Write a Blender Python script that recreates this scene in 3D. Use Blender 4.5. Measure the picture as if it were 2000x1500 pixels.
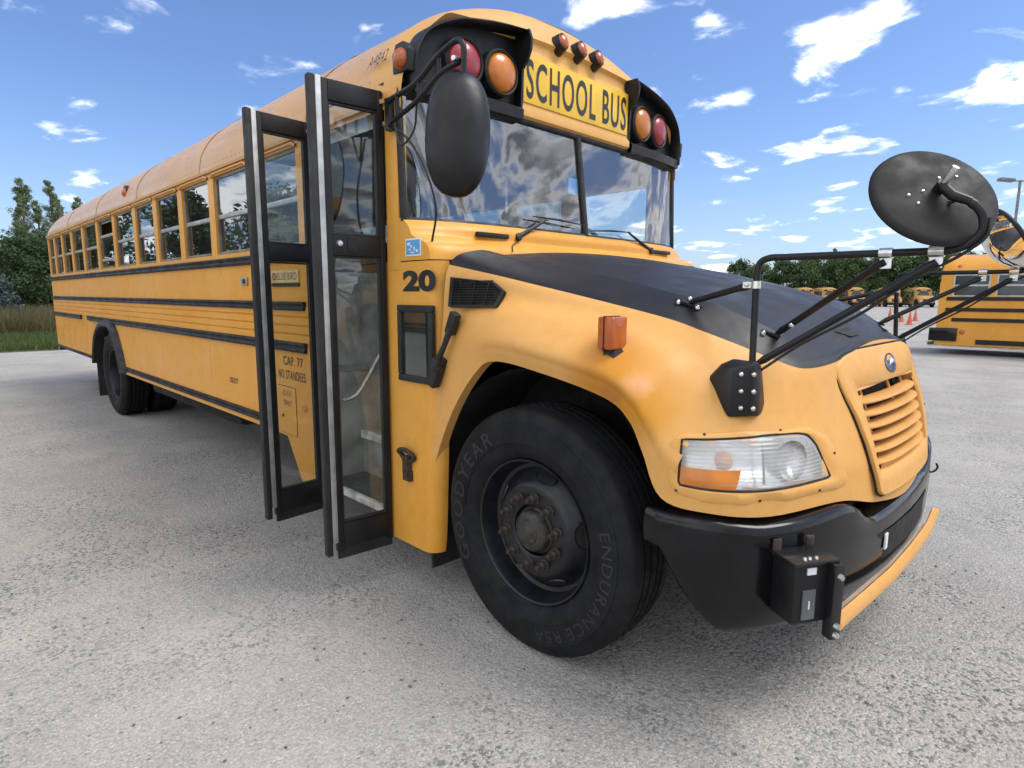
import bpy, bmesh, math, random
import numpy as np
from mathutils import Vector, Matrix
from mathutils.geometry import tessellate_polygon

random.seed(7)
RNG = np.random.default_rng(11)
R = math.radians
scene = bpy.context.scene
COL = scene.collection
for o in list(bpy.data.objects):
    bpy.data.objects.remove(o, do_unlink=True)

# ------------------------------------------------------------------ camera
cam_data = bpy.data.cameras.new("camera")
cam = bpy.data.objects.new("camera", cam_data)
COL.objects.link(cam)
cam_data.sensor_fit = 'HORIZONTAL'
cam_data.sensor_width = 36.0
cam_data.lens = 21.03
cam_data.clip_start = 0.05
cam_data.clip_end = 2000.0
cam.matrix_world = Matrix(((0.7062, -0.1070, 0.6999, 1.489),
                           (0.7080, 0.0998, -0.6991, -2.887),
                           (0.0049, 0.9892, 0.1462, 1.483),
                           (0, 0, 0, 1)))
scene.camera = cam

# ------------------------------------------------------------------ world: sky with broken cloud
SUN_AZ = math.atan2(0.80, 0.60)      # clockwise from +Y
SUN_EL = R(58)
world = bpy.data.worlds.new("World")
scene.world = world
world.use_nodes = True
wt = world.node_tree
wt.nodes.clear()


def N(tree, kind, **kw):
    n = tree.nodes.new(kind)
    for k, v in kw.items():
        if k == 'inp':
            for a, b in v.items():
                n.inputs[a].default_value = b
        else:
            setattr(n, k, v)
    return n


def mth(tree, op, a, b=None, c=None, clamp=False):
    n = tree.nodes.new('ShaderNodeMath')
    n.operation = op
    n.use_clamp = clamp
    for i, v in enumerate((a, b, c)):
        if v is None:
            continue
        if isinstance(v, (int, float)):
            n.inputs[i].default_value = v
        else:
            tree.links.new(v, n.inputs[i])
    return n.outputs[0]


def maprange(tree, v, a, b, c=0.0, d=1.0, smooth=True):
    n = tree.nodes.new('ShaderNodeMapRange')
    n.interpolation_type = 'SMOOTHSTEP' if smooth else 'LINEAR'
    n.clamp = True
    tree.links.new(v, n.inputs[0])
    for i, x in enumerate((a, b, c, d)):
        if isinstance(x, (int, float)):
            n.inputs[i + 1].default_value = x
        else:
            tree.links.new(x, n.inputs[i + 1])
    return n.outputs[0]


def mixc(tree, fac, a, b, blend='MIX'):
    n = tree.nodes.new('ShaderNodeMix')
    n.data_type = 'RGBA'
    n.blend_type = blend
    for sock, v in ((n.inputs[0], fac), (n.inputs[6], a), (n.inputs[7], b)):
        if isinstance(v, (int, float)):
            sock.default_value = v
        elif isinstance(v, tuple):
            sock.default_value = v if len(v) == 4 else (*v, 1)
        else:
            tree.links.new(v, sock)
    return n.outputs[2]


SKY_STRENGTH = 0.09
tc = N(wt, 'ShaderNodeTexCoord')
sky = N(wt, 'ShaderNodeTexSky')
sky.sky_type = 'NISHITA'
sky.sun_disc = False
sky.sun_elevation = SUN_EL
sky.sun_rotation = SUN_AZ
sky.altitude = 200
sky.air_density = 1.0
sky.dust_density = 1.2
sky.ozone_density = 2.0
sep = N(wt, 'ShaderNodeSeparateXYZ')
wt.links.new(tc.outputs['Generated'], sep.inputs[0])
zc = mth(wt, 'ADD', mth(wt, 'MAXIMUM', sep.outputs[2], 0.0), 0.16)
comb = N(wt, 'ShaderNodeCombineXYZ')
wt.links.new(mth(wt, 'DIVIDE', sep.outputs[0], zc), comb.inputs[0])
wt.links.new(mth(wt, 'DIVIDE', sep.outputs[1], zc), comb.inputs[1])
comb.inputs[2].default_value = 3.7
n1 = N(wt, 'ShaderNodeTexNoise', inp={'Scale': 3.9, 'Detail': 12.0, 'Roughness': 0.53, 'Distortion': 0.3})
wt.links.new(comb.outputs[0], n1.inputs['Vector'])
n2 = N(wt, 'ShaderNodeTexNoise', inp={'Scale': 0.55, 'Detail': 3.0, 'Roughness': 0.5})
wt.links.new(comb.outputs[0], n2.inputs['Vector'])
# the cloud thickens towards the sun side of the sky, as the windscreen reflection shows
tow = mth(wt, 'ADD', mth(wt, 'MULTIPLY', sep.outputs[0], 0.86), mth(wt, 'MULTIPLY', sep.outputs[1], 0.1))
cover = maprange(wt, tow, -0.35, 0.85, -0.028, 0.15)
fill_cloud = maprange(wt, sep.outputs[1], 0.1, -0.45, 0.0, 0.15)  # extra cloud cover behind the camera, added to brighten the bus side
cover = mth(wt, 'ADD', cover, fill_cloud)
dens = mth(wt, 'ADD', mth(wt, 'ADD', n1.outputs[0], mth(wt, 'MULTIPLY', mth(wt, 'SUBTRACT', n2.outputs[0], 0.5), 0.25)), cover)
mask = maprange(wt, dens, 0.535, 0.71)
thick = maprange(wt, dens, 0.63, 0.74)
n3 = N(wt, 'ShaderNodeTexNoise', inp={'Scale': 4.5, 'Detail': 8.0, 'Roughness': 0.6})
wt.links.new(comb.outputs[0], n3.inputs['Vector'])
thick = mth(wt, 'MULTIPLY', thick, maprange(wt, n3.outputs[0], 0.3, 0.62, 0.45, 1.0))
lit = maprange(wt, tow, 0.05, 0.65, 0.15, 1.0)
thick = mth(wt, 'MULTIPLY', thick, lit)
ccol = mixc(wt, thick, (12.5, 12.4, 12.3, 1), (1.7, 1.9, 2.2, 1))
skyc = mixc(wt, 1.0, sky.outputs[0], (0.62, 0.72, 0.91, 1), 'MULTIPLY')
haze_f = mth(wt, 'POWER', maprange(wt, sep.outputs[2], 0.0, 0.32, 1.0, 0.0, False), 2.2)
skyc = mixc(wt, mth(wt, 'MULTIPLY', haze_f, 0.32), skyc, (3.9, 4.5, 5.1, 1))
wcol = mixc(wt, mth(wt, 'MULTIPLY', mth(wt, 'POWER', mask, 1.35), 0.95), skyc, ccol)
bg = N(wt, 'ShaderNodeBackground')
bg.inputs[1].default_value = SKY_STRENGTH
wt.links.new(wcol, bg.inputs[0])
wo = N(wt, 'ShaderNodeOutputWorld')
wt.links.new(bg.outputs[0], wo.inputs[0])

# ------------------------------------------------------------------ sun, veiled by cloud
sun_data = bpy.data.lights.new("sun", 'SUN')
sun_data.energy = 1.3
sun_data.angle = R(30)
sun_data.color = (1.0, 0.95, 0.87)
sun = bpy.data.objects.new("sun", sun_data)
COL.objects.link(sun)
sd = Vector((math.sin(SUN_AZ) * math.cos(SUN_EL), math.cos(SUN_AZ) * math.cos(SUN_EL), math.sin(SUN_EL)))
sun.rotation_euler = sd.to_track_quat('Z', 'Y').to_euler()
sun.location = (20, 15, 30)

scene.view_settings.view_transform = 'Standard'
scene.view_settings.look = 'None'
scene.view_settings.gamma = 1.0
scene.view_settings.use_curve_mapping = False
scene.view_settings.exposure = 1.2
scene.render.engine = 'CYCLES'
scene.cycles.use_denoising = True
scene.cycles.max_bounces = 8
scene.cycles.transparent_max_bounces = 24

# ------------------------------------------------------------------ materials


def new_mat(name):
    m = bpy.data.materials.new(name)
    m.use_nodes = True
    t = m.node_tree
    b = t.nodes['Principled BSDF']
    return m, t, b


def objco(t):
    return N(t, 'ShaderNodeTexCoord').outputs['Object']


def noise(t, vec, scale, detail=5.0, rough=0.55, dist=0.0):
    n = N(t, 'ShaderNodeTexNoise', inp={'Scale': scale, 'Detail': detail, 'Roughness': rough, 'Distortion': dist})
    t.links.new(vec, n.inputs['Vector'])
    return n.outputs[0]


def bump(t, b, h, strength, dist=0.01):
    n = N(t, 'ShaderNodeBump', inp={'Strength': strength, 'Distance': dist})
    t.links.new(h, n.inputs['Height'])
    t.links.new(n.outputs[0], b.inputs['Normal'])


def simple(name, col, rough=0.5, metal=0.0, var=0.25, vscale=6.0, bmp=0.0, bscale=60.0, spec=0.5, coat=0.0):
    m, t, b = new_mat(name)
    v = objco(t)
    n = noise(t, v, vscale, 6.0)
    f = maprange(t, n, 0.3, 0.7)
    lo = tuple(c * (1 - var) for c in col)
    hi = tuple(min(1, c * (1 + var)) for c in col)
    t.links.new(mixc(t, f, lo, hi), b.inputs['Base Color'])
    t.links.new(maprange(t, noise(t, v, vscale * 2.3, 5.0), 0.3, 0.7, rough * 0.8, min(1, rough * 1.2)), b.inputs['Roughness'])
    b.inputs['Metallic'].default_value = metal
    b.inputs['Specular IOR Level'].default_value = spec
    b.inputs['Coat Weight'].default_value = coat
    if bmp:
        bump(t, b, noise(t, v, bscale, 6.0), bmp)
    return m


def paint(name, c1, c2, rough, stain=False, grime=0.5):
    """weathered yellow bus paint: sun-faded patches, fine scratches, dirt streaks"""
    m, t, b = new_mat(name)
    v = objco(t)
    fade = maprange(t, noise(t, v, 1.3, 6.0, 0.6, 0.4), 0.36, 0.66)
    col = mixc(t, fade, c1, c2)
    fine = maprange(t, noise(t, v, 22.0, 6.0, 0.65), 0.35, 0.75)
    col = mixc(t, mth(t, 'MULTIPLY', fine, 0.22), col, (c1[0] * 0.72, c1[1] * 0.66, c1[2] * 0.7))
    # vertical run-off streaks
    mp = N(t, 'ShaderNodeMapping')
    mp.inputs['Scale'].default_value = (9.0, 9.0, 0.7)
    t.links.new(v, mp.inputs[0])
    st = maprange(t, noise(t, mp.outputs[0], 1.6, 5.0, 0.6), 0.55, 0.78)
    col = mixc(t, mth(t, 'MULTIPLY', st, 0.28 * grime), col, (0.30, 0.17, 0.06))
    # small chips
    vo = N(t, 'ShaderNodeTexVoronoi', inp={'Scale': 13.0})
    t.links.new(v, vo.inputs['Vector'])
    chip = mth(t, 'LESS_THAN', vo.outputs['Distance'], 0.035)
    chip = mth(t, 'MULTIPLY', chip, mth(t, 'GREATER_THAN', noise(t, v, 3.0, 3.0), 0.56))
    col = mixc(t, mth(t, 'MULTIPLY', chip, 0.75), col, (0.10, 0.06, 0.04))
    if stain:
        # respray / primer stain on the fender below the turn signal
        for (px, py, pz, r0, r1, cc, am) in ((0.28, -1.2, 1.20, 0.06, 0.25, (0.50, 0.200, 0.018), 0.92),
                                             (0.41, -1.19, 1.17, 0.05, 0.21, (0.53, 0.225, 0.012), 0.92),
                                             (0.40, -1.19, 1.222, 0.0, 0.085, (0.64, 0.31, 0.15), 0.95),
                                             (0.28, -1.2, 1.150, 0.0, 0.070, (0.42, 0.15, 0.04), 0.75)):
            d = N(t, 'ShaderNodeVectorMath', operation='DISTANCE')
            t.links.new(v, d.inputs[0])
            d.inputs[1].default_value = (px, py, pz)
            dd = mth(t, 'ADD', d.outputs['Value'], mth(t, 'MULTIPLY', mth(t, 'SUBTRACT', noise(t, v, 11.0, 4.0), 0.5), 0.14))
            col = mixc(t, mth(t, 'MULTIPLY', maprange(t, dd, r1, r0), am), col, cc)
    t.links.new(col, b.inputs['Base Color'])
    t.links.new(maprange(t, noise(t, v, 4.0, 6.0), 0.3, 0.7, rough * 0.75, rough * 1.3), b.inputs['Roughness'])
    b.inputs['Specular IOR Level'].default_value = 0.3
    h = mth(t, 'ADD', mth(t, 'MULTIPLY', noise(t, v, 2.4, 2.0), 1.0), mth(t, 'MULTIPLY', noise(t, v, 300.0, 2.0), 0.006))
    bump(t, b, h, 0.10, 0.02)
    return m


def glass(name, tint, ior=1.9, rough=0.004, dirt=0.05):
    """thin window pane: clear tint with Fresnel mirror and a film of dust"""
    m = bpy.data.materials.new(name)
    m.use_nodes = True
    t = m.node_tree
    t.nodes.clear()
    v = objco(t)
    tr = N(t, 'ShaderNodeBsdfTransparent')
    tr.inputs[0].default_value = (*tint, 1)
    gl = N(t, 'ShaderNodeBsdfGlossy', inp={'Roughness': rough})
    gl.inputs[0].default_value = (0.95, 0.97, 1.0, 1)
    df = N(t, 'ShaderNodeBsdfDiffuse')
    df.inputs[0].default_value = (0.55, 0.55, 0.52, 1)
    fr = N(t, 'ShaderNodeFresnel', inp={'IOR': ior})
    geo = N(t, 'ShaderNodeNewGeometry')      # same mirror strength from either face of the pane
    t.links.new(maprange(t, geo.outputs['Backfacing'], 0.0, 1.0, ior, 1.0 / ior, False), fr.inputs['IOR'])
    # panes are never dead flat: the reflections waver
    bm = N(t, 'ShaderNodeBump', inp={'Strength': 0.025, 'Distance': 0.02})
    t.links.new(noise(t, v, 2.2, 2.0), bm.inputs['Height'])
    t.links.new(bm.outputs[0], gl.inputs['Normal'])
    m1 = N(t, 'ShaderNodeMixShader')
    t.links.new(fr.outputs[0], m1.inputs[0])
    t.links.new(tr.outputs[0], m1.inputs[1])
    t.links.new(gl.outputs[0], m1.inputs[2])
    m2 = N(t, 'ShaderNodeMixShader')
    t.links.new(maprange(t, noise(t, v, 3.0, 8.0, 0.65), 0.42, 0.75, dirt * 0.3, dirt * 2.0), m2.inputs[0])
    t.links.new(m1.outputs[0], m2.inputs[1])
    t.links.new(df.outputs[0], m2.inputs[2])
    o = N(t, 'ShaderNodeOutputMaterial')
    t.links.new(m2.outputs[0], o.inputs[0])
    return m


def lens(name, col, rough=0.12, trans=0.55):
    m, t, b = new_mat(name)
    v = objco(t)
    n = maprange(t, noise(t, v, 14.0, 5.0), 0.3, 0.7)
    t.links.new(mixc(t, n, tuple(c * 0.75 for c in col), col), b.inputs['Base Color'])
    b.inputs['Roughness'].default_value = rough
    b.inputs['Transmission Weight'].default_value = trans
    b.inputs['IOR'].default_value = 1.45
    b.inputs['Coat Weight'].default_value = 0.5
    return m


M = {}
M['yellow'] = paint('bus_yellow_paint', (0.68, 0.312, 0.04), (0.70, 0.35, 0.065), 0.36)
M['yellow_roof'] = paint('bus_yellow_roof_paint', (0.58, 0.335, 0.125), (0.62, 0.37, 0.165), 0.30)
M['yellow_hood'] = paint('hood_yellow_paint', (0.65, 0.335, 0.085), (0.67, 0.36, 0.11), 0.46, stain=True, grime=0.15)
M['yellow_cap'] = paint('cap_yellow_paint', (0.65, 0.345, 0.08), (0.67, 0.37, 0.11), 0.38, grime=0.3)
M['sign_yellow'] = simple('sign_yellow_film', (0.78, 0.48, 0.03), 0.35, var=0.08)
M['black_hood'] = simple('faded_black_hood_paint', (0.014, 0.014, 0.016), 0.47, var=0.12, vscale=2.5, bmp=0.03, bscale=180, spec=0.3)
M['black'] = simple('black_plastic', (0.010, 0.010, 0.011), 0.42, var=0.3, spec=0.32)
M['dish'] = simple('mirror_shell_plastic', (0.016, 0.0155, 0.015), 0.62, var=0.3, vscale=5, bmp=0.05, bscale=300, spec=0.25)
M['rail_black'] = simple('rub_rail_black_paint', (0.009, 0.009, 0.010), 0.55, var=0.4, vscale=4, spec=0.25)
M['frame_dark'] = simple('dull_window_frame', (0.20, 0.17, 0.12), 0.5, metal=0.2, var=0.3, vscale=8)
M['black_gloss'] = simple('black_gloss_paint', (0.012, 0.012, 0.014), 0.22, var=0.3, vscale=4)
M['rubber'] = simple('rubber_seal', (0.013, 0.013, 0.0135), 0.65, var=0.3)
M['bumper'] = simple('bumper_black_paint', (0.0045, 0.0045, 0.0055), 0.16, var=0.5, vscale=5, bmp=0.02, bscale=40, spec=0.33)
M['tyre'] = simple('tyre_rubber', (0.0095, 0.010, 0.0115), 0.72, var=0.35, vscale=9, bmp=0.12, bscale=260, spec=0.22)
M['rim'] = simple('rim_black_paint', (0.009, 0.010, 0.013), 0.36, var=0.5, vscale=9, bmp=0.12, bscale=70, spec=0.4)
M['rust'] = simple('rusty_steel', (0.055, 0.040, 0.032), 0.7, metal=0.3, var=0.5, vscale=30, bmp=0.3)
M['chrome'] = simple('zinc_plate', (0.62, 0.62, 0.60), 0.3, metal=1.0, var=0.2, vscale=20)
M['alu'] = simple('aluminium_trim', (0.42, 0.43, 0.42), 0.45, metal=0.7, var=0.18, vscale=12)
M['mirror'] = simple('mirror_silver', (0.88, 0.89, 0.9), 0.02, metal=1.0, var=0.02)
M['letter'] = simple('black_vinyl_lettering', (0.014, 0.014, 0.015), 0.4, var=0.4, vscale=20)
M['decal_blue'] = simple('blue_decal', (0.10, 0.33, 0.62), 0.4, var=0.1)
M['decal_white'] = simple('white_decal', (0.7, 0.73, 0.75), 0.4, var=0.1)
M['underbody'] = simple('underbody_black', (0.006, 0.006, 0.006), 0.85, var=0.4)
M['inner_grey'] = simple('interior_grey_paint', (0.22, 0.26, 0.26), 0.5, var=0.15)
M['inner_light'] = simple('interior_light_panel', (0.34, 0.36, 0.36), 0.5, var=0.1)
M['floor_rubber'] = simple('floor_rubber_matting', (0.05, 0.05, 0.05), 0.7)
M['seat'] = simple('green_vinyl_seat', (0.035, 0.055, 0.05), 0.5)
M['step_paint'] = simple('worn_step_paint', (0.55, 0.54, 0.50), 0.55, var=0.4, vscale=14)
M['well_grey'] = simple('stepwell_grey_paint', (0.26, 0.265, 0.25), 0.6, var=0.35, vscale=6)
M['windscreen'] = glass('windscreen_glass', (0.80, 0.88, 0.88), ior=2.4, dirt=0.025)
M['window'] = glass('side_window_glass', (0.50, 0.54, 0.53), ior=2.1, dirt=0.035)
M['doorglass'] = glass('door_glass', (0.86, 0.88, 0.86), ior=1.55, dirt=0.025)
M['amber'] = lens('amber_lens', (0.70, 0.21, 0.012), 0.33, 0.15)
M['red'] = lens('red_lens', (0.36, 0.015, 0.028), 0.38, 0.12)
M['marker'] = lens('marker_amber_lens', (0.55, 0.115, 0.012), 0.25, 0.2)
M['clear_lens'] = None
M['bulb_amber'] = simple('amber_reflector', (0.85, 0.30, 0.02), 0.3, var=0.1)


def headlight_mat():
    m, t, b = new_mat('hazed_headlight_lens')
    v = objco(t)
    w = N(t, 'ShaderNodeTexWave', wave_type='BANDS', bands_direction='Z', inp={'Scale': 26.0, 'Distortion': 0.4})
    t.links.new(v, w.inputs['Vector'])
    n = maprange(t, noise(t, v, 7.0, 6.0), 0.3, 0.7)
    t.links.new(mixc(t, n, (0.80, 0.81, 0.80), (0.92, 0.93, 0.92)), b.inputs['Base Color'])
    b.inputs['Roughness'].default_value = 0.12
    b.inputs['Transmission Weight'].default_value = 0.72
    b.inputs['IOR'].default_value = 1.3
    bump(t, b, w.outputs[1], 0.25, 0.004)
    return m


M['clear_lens'] = headlight_mat()

# ------------------------------------------------------------------ mesh helpers


class MB:
    def __init__(self):
        self.v = []
        self.f = []

    def add(self, verts, faces):
        n = len(self.v)
        self.v += [tuple(map(float, p)) for p in verts]
        self.f += [tuple(i + n for i in f) for f in faces]
        return self

    def box(self, x0, x1, y0, y1, z0, z1):
        return self.add([(x0, y0, z0), (x1, y0, z0), (x1, y1, z0), (x0, y1, z0),
                         (x0, y0, z1), (x1, y0, z1), (x1, y1, z1), (x0, y1, z1)],
                        [(0, 3, 2, 1), (4, 5, 6, 7), (0, 1, 5, 4), (1, 2, 6, 5), (2, 3, 7, 6), (3, 0, 4, 7)])

    def obox(self, c, ax, ay, az, hx, hy, hz):
        """box about c with unit axes ax, ay, az and half sizes"""
        c, ax, ay, az = map(Vector, (c, ax, ay, az))
        vs = []
        for sz in (-1, 1):
            for sx, sy in ((-1, -1), (1, -1), (1, 1), (-1, 1)):
                vs.append(c + ax * hx * sx + ay * hy * sy + az * hz * sz)
        return self.add(vs, [(0, 3, 2, 1), (4, 5, 6, 7), (0, 1, 5, 4), (1, 2, 6, 5), (2, 3, 7, 6), (3, 0, 4, 7)])

    def prism(self, poly, axis, a, b):
        """2-D polygon (in the two other axes, in xyz order) extruded along axis from a to b"""
        def P(u, w_, k):
            return {'x': (k, u, w_), 'y': (u, k, w_), 'z': (u, w_, k)}[axis]
        n = len(poly)
        vs = [P(u, w_, a) for u, w_ in poly] + [P(u, w_, b) for u, w_ in poly]
        fs = [tuple(range(n)), tuple(range(2 * n - 1, n - 1, -1))]
        fs += [(i, i + n, (i + 1) % n + n, (i + 1) % n) for i in range(n)]
        return self.add(vs, fs)

    def grid(self, G, close_u=False):
        G = [list(r) for r in G]
        nr, nc = len(G), len(G[0])
        vs = [p for r in G for p in r]
        fs = []
        for i in range(nr - (0 if close_u else 1)):
            k = (i + 1) % nr
            for j in range(nc - 1):
                fs.append((i * nc + j, i * nc + j + 1, k * nc + j + 1, k * nc + j))
        return self.add(vs, fs)

    def tube(self, path, r, n=10, caps=True):
        pts = [Vector(p) for p in path]
        rs = r if isinstance(r, (list, tuple)) else [r] * len(pts)
        rings = []
        prev = None
        for i, p in enumerate(pts):
            d = (pts[min(i + 1, len(pts) - 1)] - pts[max(i - 1, 0)]).normalized()
            if prev is None:
                a = d.orthogonal().normalized()
            else:
                a = (prev - d * prev.dot(d)).normalized()
            prev = a
            b = d.cross(a)
            rings.append([p + (a * math.cos(2 * math.pi * k / n) + b * math.sin(2 * math.pi * k / n)) * rs[i] for k in range(n)])
        base = len(self.v)
        self.v += [tuple(q) for r_ in rings for q in r_]
        for i in range(len(rings) - 1):
            for k in range(n):
                self.f.append((base + i * n + k, base + i * n + (k + 1) % n, base + (i + 1) * n + (k + 1) % n, base + (i + 1) * n + k))
        if caps:
            self.f.append(tuple(base + k for k in range(n - 1, -1, -1)))
            self.f.append(tuple(base + (len(rings) - 1) * n + k for k in range(n)))
        return self

    def revolve(self, prof, c=(0, 0, 0), axis=(0, -1, 0), n=48, closed=False):
        """profile [(radius, distance along axis)] turned about axis through c"""
        ax = Vector(axis).normalized()
        a = Vector((0, 0, 1)) if abs(ax.z) < 0.9 else Vector((1, 0, 0))
        a = (a - ax * a.dot(ax)).normalized()
        b = ax.cross(a)
        c = Vector(c)
        G = []
        for k in range(n):
            t = 2 * math.pi * k / n
            G.append([c + ax * h + (a * math.cos(t) + b * math.sin(t)) * r for r, h in prof])
        self.grid(G, close_u=True)
        return self

    def build(self, name, mat, parent=None, smooth=35, bevel=0.0, bseg=2, solid=0.0, weld=False, fix=True):
        me = bpy.data.meshes.new(name)
        me.from_pydata(self.v, [], self.f)
        bm = bmesh.new()
        bm.from_mesh(me)
        if weld:
            bmesh.ops.remove_doubles(bm, verts=bm.verts, dist=1e-4)
        if fix:
            bmesh.ops.recalc_face_normals(bm, faces=bm.faces)
        if bevel > 0:
            es = [e for e in bm.edges if len(e.link_faces) == 2 and e.calc_face_angle(0) > R(30)]
            bmesh.ops.bevel(bm, geom=es, offset=bevel, segments=bseg, affect='EDGES', clamp_overlap=True, profile=0.6)
        bm.to_mesh(me)
        bm.free()
        if smooth:
            me.shade_smooth()
            me.set_sharp_from_angle(angle=R(smooth))
        ob = bpy.data.objects.new(name, me)
        COL.objects.link(ob)
        if mat is not None:
            me.materials.append(mat if not isinstance(mat, str) else M[mat])
        if parent is not None:
            ob.parent = parent
        if solid:
            md = ob.modifiers.new('thickness', 'SOLIDIFY')
            md.thickness = solid
            md.offset = -1
        return ob


def empty(name, loc=(0, 0, 0), rz=0.0):
    o = bpy.data.objects.new(name, None)
    COL.objects.link(o)
    o.location = loc
    o.rotation_euler = (0, 0, rz)
    o.empty_display_size = 0.3
    return o


def tag(o, label=None, category=None, group=None, kind=None):
    for k, v in (('label', label), ('category', category), ('group', group), ('kind', kind)):
        if v is not None:
            o[k] = v
    return o


def copy_tree(o, parent=None):
    c = o.copy()
    COL.objects.link(c)
    if parent is not None:
        c.parent = parent
    for ch in list(o.children):
        copy_tree(ch, c)
    return c


def curve_pts(pts, n=8):
    """Catmull-Rom through the points"""
    P = [Vector(p) for p in pts]
    Q = [2 * P[0] - P[1]] + P + [2 * P[-1] - P[-2]]
    out = []
    for i in range(1, len(Q) - 2):
        for k in range(n):
            t = k / n
            out.append(0.5 * ((2 * Q[i]) + (Q[i + 1] - Q[i - 1]) * t + (2 * Q[i - 1] - 5 * Q[i] + 4 * Q[i + 1] - Q[i + 2]) * t * t
                              + (3 * Q[i] - Q[i - 1] - 3 * Q[i + 1] + Q[i + 2]) * t ** 3))
    out.append(P[-1])
    return out


def text_mesh(body, size=1.0, offset=0.0, sx=1.0, shear=0.0, spacing=1.0, thick=0.0):
    """built-in font as a flat mesh: list of verts (x, y), centred, with faces"""
    cu = bpy.data.curves.new('lettering', 'FONT')
    cu.body = body
    cu.size = size
    cu.offset = offset
    cu.shear = shear
    cu.space_character = spacing
    cu.extrude = thick
    cu.resolution_u = 4
    cu.align_x = 'CENTER'
    cu.align_y = 'CENTER'
    ob = bpy.data.objects.new('lettering', cu)
    COL.objects.link(ob)
    dg = bpy.context.evaluated_depsgraph_get()
    me = bpy.data.meshes.new_from_object(ob.evaluated_get(dg))
    vs = [(v.co.x * sx, v.co.y, v.co.z) for v in me.vertices]
    fs = [tuple(p.vertices) for p in me.polygons]
    bpy.data.objects.remove(ob, do_unlink=True)
    bpy.data.curves.remove(cu)
    bpy.data.meshes.remove(me)
    xs = [v[0] for v in vs]
    ys = [v[1] for v in vs]
    cx, cy = (min(xs) + max(xs)) / 2, (min(ys) + max(ys)) / 2
    return [(x - cx, y - cy, z) for x, y, z in vs], fs


def lettering(name, body, origin, right, up, width, height, mat, parent, offset=0.0, shear=0.0, spacing=1.0):
    """flat lettering fitted into width x height about origin"""
    vs, fs = text_mesh(body, 1.0, offset, 1.0, shear, spacing)
    w0 = max(v[0] for v in vs) - min(v[0] for v in vs)
    h0 = max(v[1] for v in vs) - min(v[1] for v in vs)
    o, r_, u = Vector(origin), Vector(right), Vector(up)
    mb = MB().add([o + r_ * (x / w0 * width) + u * (y / h0 * height) for x, y, z in vs], fs)
    return mb.build(name, mat, parent, smooth=0)

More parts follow.
